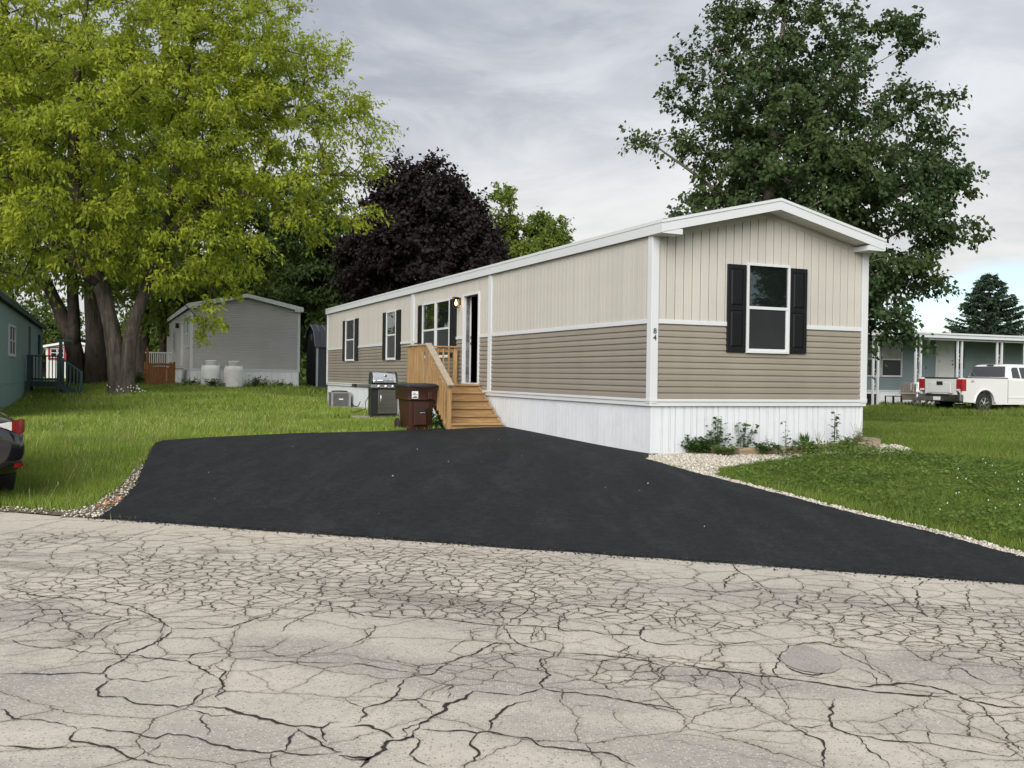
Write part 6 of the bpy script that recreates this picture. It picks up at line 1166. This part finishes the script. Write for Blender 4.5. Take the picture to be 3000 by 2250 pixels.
def blades(name, label, bands, mat, hscale, xr, seed, hmul=None):
    rs = np.random.default_rng(seed); VV = []; 
    for d0, d1, dens, w, h in bands:
        lim = .60 * d1 + 2.5; A = 2 * lim * (d1 - d0); n = int(A * dens); x = rs.uniform(-lim, lim, n); y = rs.uniform(d0, d1, n)
        ok = (np.abs(x) < .58 * y + 2.0) & (x > xr[0]) & (x < xr[1]) & (rd(x, y) > .06)
        for poly in (DRIVE, HOUSE, BED, STAIR, SLAB): ok &= ~inside(x, y, poly)
        for poly in (GR_R, GR_L, EDGE_L, GRAVEL): ok &= ~(inside(x, y, poly) & (rs.uniform(0, 1, n) < .955 - .25 * (np.sin(x * 5.1) * np.sin(y * 4.3) > .72)))
        x = x[ok]; y = y[ok]; n = len(x); z = g(x, y) - .015
        # patches of taller and shorter growth
        pt = .5 + .25 * np.sin(x * 1.7 + 1.3 * np.sin(y * .9)) + .25 * np.sin(y * 1.3 + 1.1 * np.sin(x * 1.1 + 2)) 
        hh = h * hscale * (.55 + .75 * pt) * rs.uniform(.5, 1.3, n)
        if hmul is not None: hh = hh * hmul(x, y)
        az = rs.uniform(0, 2 * math.pi, n); a2 = rs.uniform(0, 2 * math.pi, n); lean = rs.uniform(.1, .75, n) * hh; ww = w * rs.uniform(.6, 1.3, n)
        bx = np.cos(az) * ww; by = np.sin(az) * ww; P = np.stack([x, y, z], 1)
        V = np.stack([P - np.stack([bx, by, 0 * bx], 1), P + np.stack([bx, by, 0 * bx], 1), P + np.stack([np.cos(a2) * lean, np.sin(a2) * lean, hh], 1)], 1); VV.append(V.reshape(-1, 3))
    V = np.vstack(VV); o = link(name, fast(name, V, np.arange(len(V)).reshape(-1, 3)), mat); tag(o, label, 'grass', kind='stuff')
def grass_mat(name, c1, c2, c3, c4):
    t = NT(name); r = t.n('ShaderNodeNewGeometry').outputs['Random Per Island']; big = t.step(t.noise(.45, 5, .6), .38, .66); mid = t.step(t.noise(2.5, 4, .6), .4, .7)
    c = t.mix(r, c1, c2); c = t.mix(t.mth('MULTIPLY', big, .75), c, c3); c = t.mix(t.mth('MULTIPLY', mid, .35), c, mul(c1, .7)); c = t.mix(t.mth('MULTIPLY', t.step(t.noise(.9, 5, .65, vec=t.n('ShaderNodeVectorMath', {0: t.tc.outputs['Object'], 1: (13., 4., 0.)}, operation='ADD').outputs[0]), .54, .70), .5), c, mul(c4, .68)); c = t.mix(t.mth('MULTIPLY', t.mth('GREATER_THAN', r, .90), .8), c, c4)
    d = t.pbr(c, .6, 0, .2); tr = t.n('ShaderNodeBsdfTranslucent', {'Color': c}).outputs[0]; o = t.n('ShaderNodeMixShader', {0: .3}); t.t.links.new(d, o.inputs[1]); t.t.links.new(tr, o.inputs[2]); return t.end(o.outputs[0])
G_L = grass_mat('long_grass', (.185, .275, .038), (.30, .39, .065), (.135, .22, .033), (.46, .42, .20)); G_R = grass_mat('mown_grass', (.128, .20, .03), (.195, .275, .05), (.108, .17, .027), (.3, .3, .12))
blades('grass', 'long unmown grass of the yard left of the driveway', [(8.8, 13, 3000, .0042, .12), (13, 18, 1700, .006, .13), (18, 26, 800, .010, .14), (26, 40, 330, .018, .15), (40, 66, 90, .035, .17)], G_L, 1.0, (-60, 2.6), 5,
       hmul=lambda x, y: (1 + .9 * np.exp(-((x + 12) ** 2 / 30 + (y - 43.0) ** 2 / 2.5))) * (1 - .35 * ss(-6.5, -4, x) * ss(30, 18, y)))
blades('grass', 'mown grass of the lawn right of the tan home', [(6.5, 13, 2600, .0042, .085), (13, 18, 1700, .006, .08), (18, 26, 800, .010, .075), (26, 33.0, 350, .018, .075), (33.0, 38, 330, .018, .20), (38, 60, 60, .04, .16)], G_R, 1.0, (2.6, 60), 6)
# seed heads in the long grass
n = 420; x = rng.uniform(-10, -4.8, n); y = rng.uniform(10.6, 24, n); ok = ~inside(x, y, DRIVE) & (rd(x, y) > .4) & (np.abs(x) < .56 * y + .5); x = x[ok]; y = y[ok]; n = len(x); z = g(x, y); h = rng.uniform(.14, .28, n); a = rng.uniform(0, 6.28, n); l = h * rng.uniform(.1, 1.1, n)
tip = np.stack([x + np.cos(a) * l, y + np.sin(a) * l, z + h], 1); bs = np.stack([x, y, z], 1); wv = np.stack([-np.sin(a), np.cos(a), 0 * a], 1); V = np.concatenate([np.stack([bs - wv * .0014, bs + wv * .0014, tip + wv * .0014, tip - wv * .0014], 1), np.stack([tip - [0, 0, .035], tip + wv * .005, tip + [0, 0, .03], tip - wv * .005], 1)]).reshape(-1, 3)
tag(link('seed_heads', fast('seed_heads', V, np.arange(len(V)).reshape(-1, 4)), paint('straw', (.32, .29, .15), .8, .2, 5)), 'pale seed heads standing above the long grass', 'grass', kind='stuff')
# clover and broadleaf weeds on the right
CLOV = leaf('clover_leaf', (.10, .165, .036), (.155, .235, .052), (.075, .13, .03), .34, .9)
CL = [(2.85, 12.3), (3.6, 11.2), (4.2, 9.6), (4.9, 8.3), (7.5, 9.5), (8.2, 12.0), (7.4, 14.5), (6.4, 15.2), (5.6, 15.4), (4.8, 15.0), (3.9, 14.0), (3.25, 13.4), (2.9, 12.9)]
P = pick(CL, 26000); d = np.minimum(1, np.abs(P[:, 0] - 5.0) / 3.2); keep = rng.uniform(0, 1, len(P)) < 1 - .75 * d ** 2; P = P[keep]; cl = .5 + .5 * np.sin(P[:, 0] * 3.1 + 2 * np.sin(P[:, 1] * 2.3)) * np.sin(P[:, 1] * 2.7 + 1)
hump = .16 * np.exp(-((P[:, 0] - 4.85) ** 2 / .35 + (P[:, 1] - 14.7) ** 2 / .5)) + .09 * np.exp(-((P[:, 0] - 5.8) ** 2 / .5 + (P[:, 1] - 14.6) ** 2 / .4))
n = len(P); Q = np.stack([P[:, 0], P[:, 1], g(P[:, 0], P[:, 1]) + rng.uniform(.01, .085, n) * (.5 + .8 * cl) + hump * rng.uniform(.2, 1.1, n)], 1); D = rng.normal(size=(n, 3)); D[:, 2] = D[:, 2] * .35 + .15
tag(link('clover', leaf_mesh('clover', rng, Q, D, .042, .85, 1.2), CLOV), 'clover and broadleaf weeds spreading right of the driveway', 'ground cover', kind='stuff')
n = 28; P = pick([(4.3, 9.8), (5.0, 8.6), (7.5, 9.5), (8.2, 12.0), (7.0, 14.0), (5.5, 13)], n); F6 = []
V = []
for p in P:
    z = float(g(*p)) + rng.uniform(.08, .14)
    for k in range(3): a = k * 1.05; c, s = math.cos(a) * .007, math.sin(a) * .007; V += [(p[0] - c, p[1] - s, z), (p[0], p[1], z - .008), (p[0] + c, p[1] + s, z), (p[0], p[1], z + .011)]
tag(link('clover_flowers', fast('clover_flowers', np.array(V), np.arange(len(V)).reshape(-1, 4)), M['plain_white']), 'tiny white clover blossoms in the right lawn', 'flower', kind='stuff')
V = []
for p in np.array([-13.9, 35.0]) + rng.normal(size=(24, 2)) * np.array([.45, .2]):
    z = float(g(*p)) + rng.uniform(.15, .4)
    for k in range(3): a = k * 1.05; c, s = math.cos(a) * .024, math.sin(a) * .024; V += [(p[0] - c, p[1] - s, z), (p[0], p[1], z - .03), (p[0] + c, p[1] + s, z), (p[0], p[1], z + .03)]
tag(link('white_flowers', fast('white_flowers', np.array(V), np.arange(len(V)).reshape(-1, 4)), M['plain_white']), 'small white flowers at the foot of the big maple', 'flower', kind='stuff')
# plants in the flower bed
tag(sheet('bed_soil', densify(BED, .2, .01), SOIL_D, .03, 0, .2), kind='structure')
PL = leaf('bed_leaf', (.05, .095, .03), (.085, .14, .05), (.06, .10, .035), .3, 2); IRIS = leaf('iris_leaf', (.03, .075, .02), (.06, .12, .03), (.04, .09, .02), .25, 2); STEM = paint('green_stem', (.09, .12, .04), .7, .2, 9); DRY = paint('dry_stem', (.18, .13, .09), .8, .2, 9)
def plant(name, label, x, y, stems, h, spread, per, ls, asp, mat, seed, lz=.03, smat=None):
    r = np.random.default_rng(seed); z = float(g(x, y)) + lz; T = empty(name, x, y, z); tag(T, label, 'plant'); b = MB(); P = []; D = []
    for i in range(stems):
        a = r.uniform(0, 6.28); l = spread * r.uniform(.1, 1); hh = h * r.uniform(.45, 1); e = np.array([math.cos(a) * l, math.sin(a) * l, hh]); m = e * np.array([.35, .35, .55]); s0 = np.array([math.cos(a), math.sin(a), 0]) * l * .3
        b.tube([tuple(s0), tuple(m + s0 * .5), tuple(e)], [.006, .004, .002], 4, cap=False)
        for k in range(per): t = r.uniform(.25, 1.02); P.append(s0 * (1 - t) + e * t + r.normal(size=3) * .02); q = r.normal(size=3); q[2] = abs(q[2]) * .3 - .1; D.append(q)
    b.build('stem', smat or STEM, T); link('leaves', leaf_mesh('leaves', r, np.array(P), np.array(D), ls, asp, .8), mat, T)
plant('leafy_shrub', 'low dark weed clump at the corner of the white skirting', 2.95, 15.18, 60, .26, .38, 18, .07, .5, IRIS, 51)
plant('leafy_shrub', 'taller blue-green columbine beside the white skirting', 3.30, 15.28, 10, .62, .26, 14, .075, .75, PL, 52)
plant('leafy_shrub', 'second columbine with spreading leaves near the bed timber', 3.72, 15.36, 8, .52, .24, 14, .075, .75, PL, 53)
plant('leafy_shrub', 'weed clump hanging over the left bed timber', 3.95, 15.05, 20, .20, .28, 14, .06, .5, IRIS, 54)
plant('sapling', 'single leafy sapling in the middle of the flower bed', 4.48, 15.66, 2, .50, .06, 14, .06, .7, PL, 55)
plant('sapling', 'single leafy sapling near the right of the flower bed', 5.36, 15.90, 3, .62, .08, 18, .075, .8, PL, 56)
plant('leafy_shrub', 'young weeds at the far right corner of the bed', 5.92, 16.35, 8, .34, .12, 10, .05, .6, PL, 57)
plant('leafy_shrub', 'weeds in front of the bed timbers among the gravel', 4.30, 14.95, 12, .20, .26, 12, .055, .5, IRIS, 58)
plant('leafy_shrub', 'sprawling weeds before the left end of the bed timber', 3.35, 14.92, 30, .16, .34, 14, .06, .5, CLOV, 61)
plant('leafy_shrub', 'sprawling weeds in front of the middle of the bed', 4.75, 15.12, 30, .22, .36, 14, .06, .55, CLOV, 62)
plant('leafy_shrub', 'leafy weeds covering the right bed timber', 5.45, 15.55, 30, .26, .36, 14, .065, .55, CLOV, 63)
plant('leafy_shrub', 'weeds growing at the foot of the wooden steps', -1.62, 20.30, 22, .40, .30, 14, .09, .5, IRIS, 59, 0)
def iris():
    x, y = 4.82, 15.72; r = np.random.default_rng(3); T = empty('iris_plant', x, y, float(g(x, y)) + .03); tag(T, 'dark green strap-leaved clump in the middle of the flower bed', 'plant'); V = []
    for i in range(46):
        a = r.uniform(0, 6.28); l = r.uniform(.02, .26); h = r.uniform(.2, .34) - l * .25; w = .011; s = np.array([-math.sin(a), math.cos(a), 0]) * w; b0 = np.array([math.cos(a), math.sin(a), 0]) * l * .25; m = b0 + np.array([math.cos(a) * l * .45, math.sin(a) * l * .45, h * .75]); e = np.array([math.cos(a) * l, math.sin(a) * l, h])
        V += [b0 - s, b0 + s, m + s, m - s, m - s, m + s, e + s * .1, e - s * .1]
    link('leaves', fast('leaves', np.array(V), np.arange(len(V)).reshape(-1, 4)), IRIS, T)
iris()
def stalks(label, x, y, n, h, seed):
    r = np.random.default_rng(seed); T = empty('dry_stalks', x, y, float(g(x, y))); tag(T, label, 'plant', 'dry stalks in the flower bed'); b = MB()
    for i in range(n): a = r.uniform(0, 6.28); l = r.uniform(.05, .3) * h; b.tube([(r.uniform(-.1, .1), 0, 0), (math.cos(a) * l * .5, math.sin(a) * l * .3, h * .6), (math.cos(a) * l, math.sin(a) * l * .5, h * r.uniform(.8, 1.1))], [.004, .003, .002], 4)
    b.build('stalk', DRY, T)
stalks('bare dry stalks at the left end of the flower bed', 2.72, 15.14, 5, .72, 1); stalks('thin dry stalks in the middle of the flower bed', 4.15, 15.45, 6, .28, 2); stalks('thin dry stalks right of the strap-leaved clump', 5.05, 15.75, 6, .34, 3); stalks('leaning dry stalks at the right end of the flower bed', 5.85, 16.2, 6, .5, 4)
for i, (x, y, lab, n, h) in enumerate(((-14.1, 42.35, 'rank weeds left of the cleaner propane tank', 24, .55), (-13.0, 41.85, 'rank weeds before the two propane tanks', 20, .5), (-11.4, 42.6, 'dark weeds right of the stained propane tank', 26, .6), (-10.5, 43.6, 'weeds by the right corner of the grey home', 18, .45), (-17.6, 45.0, 'green bush beside the two-stemmed maple', 30, .8), (-18.9, 35.0, 'weeds under the teal deck', 20, .45), (9.2, 33.5, 'weeds behind the right corner of the tan home', 20, .35))):
    plant('weed_clump', lab, x, y, n, h, .6, 14, .13, .35, IRIS, 70 + i, 0)
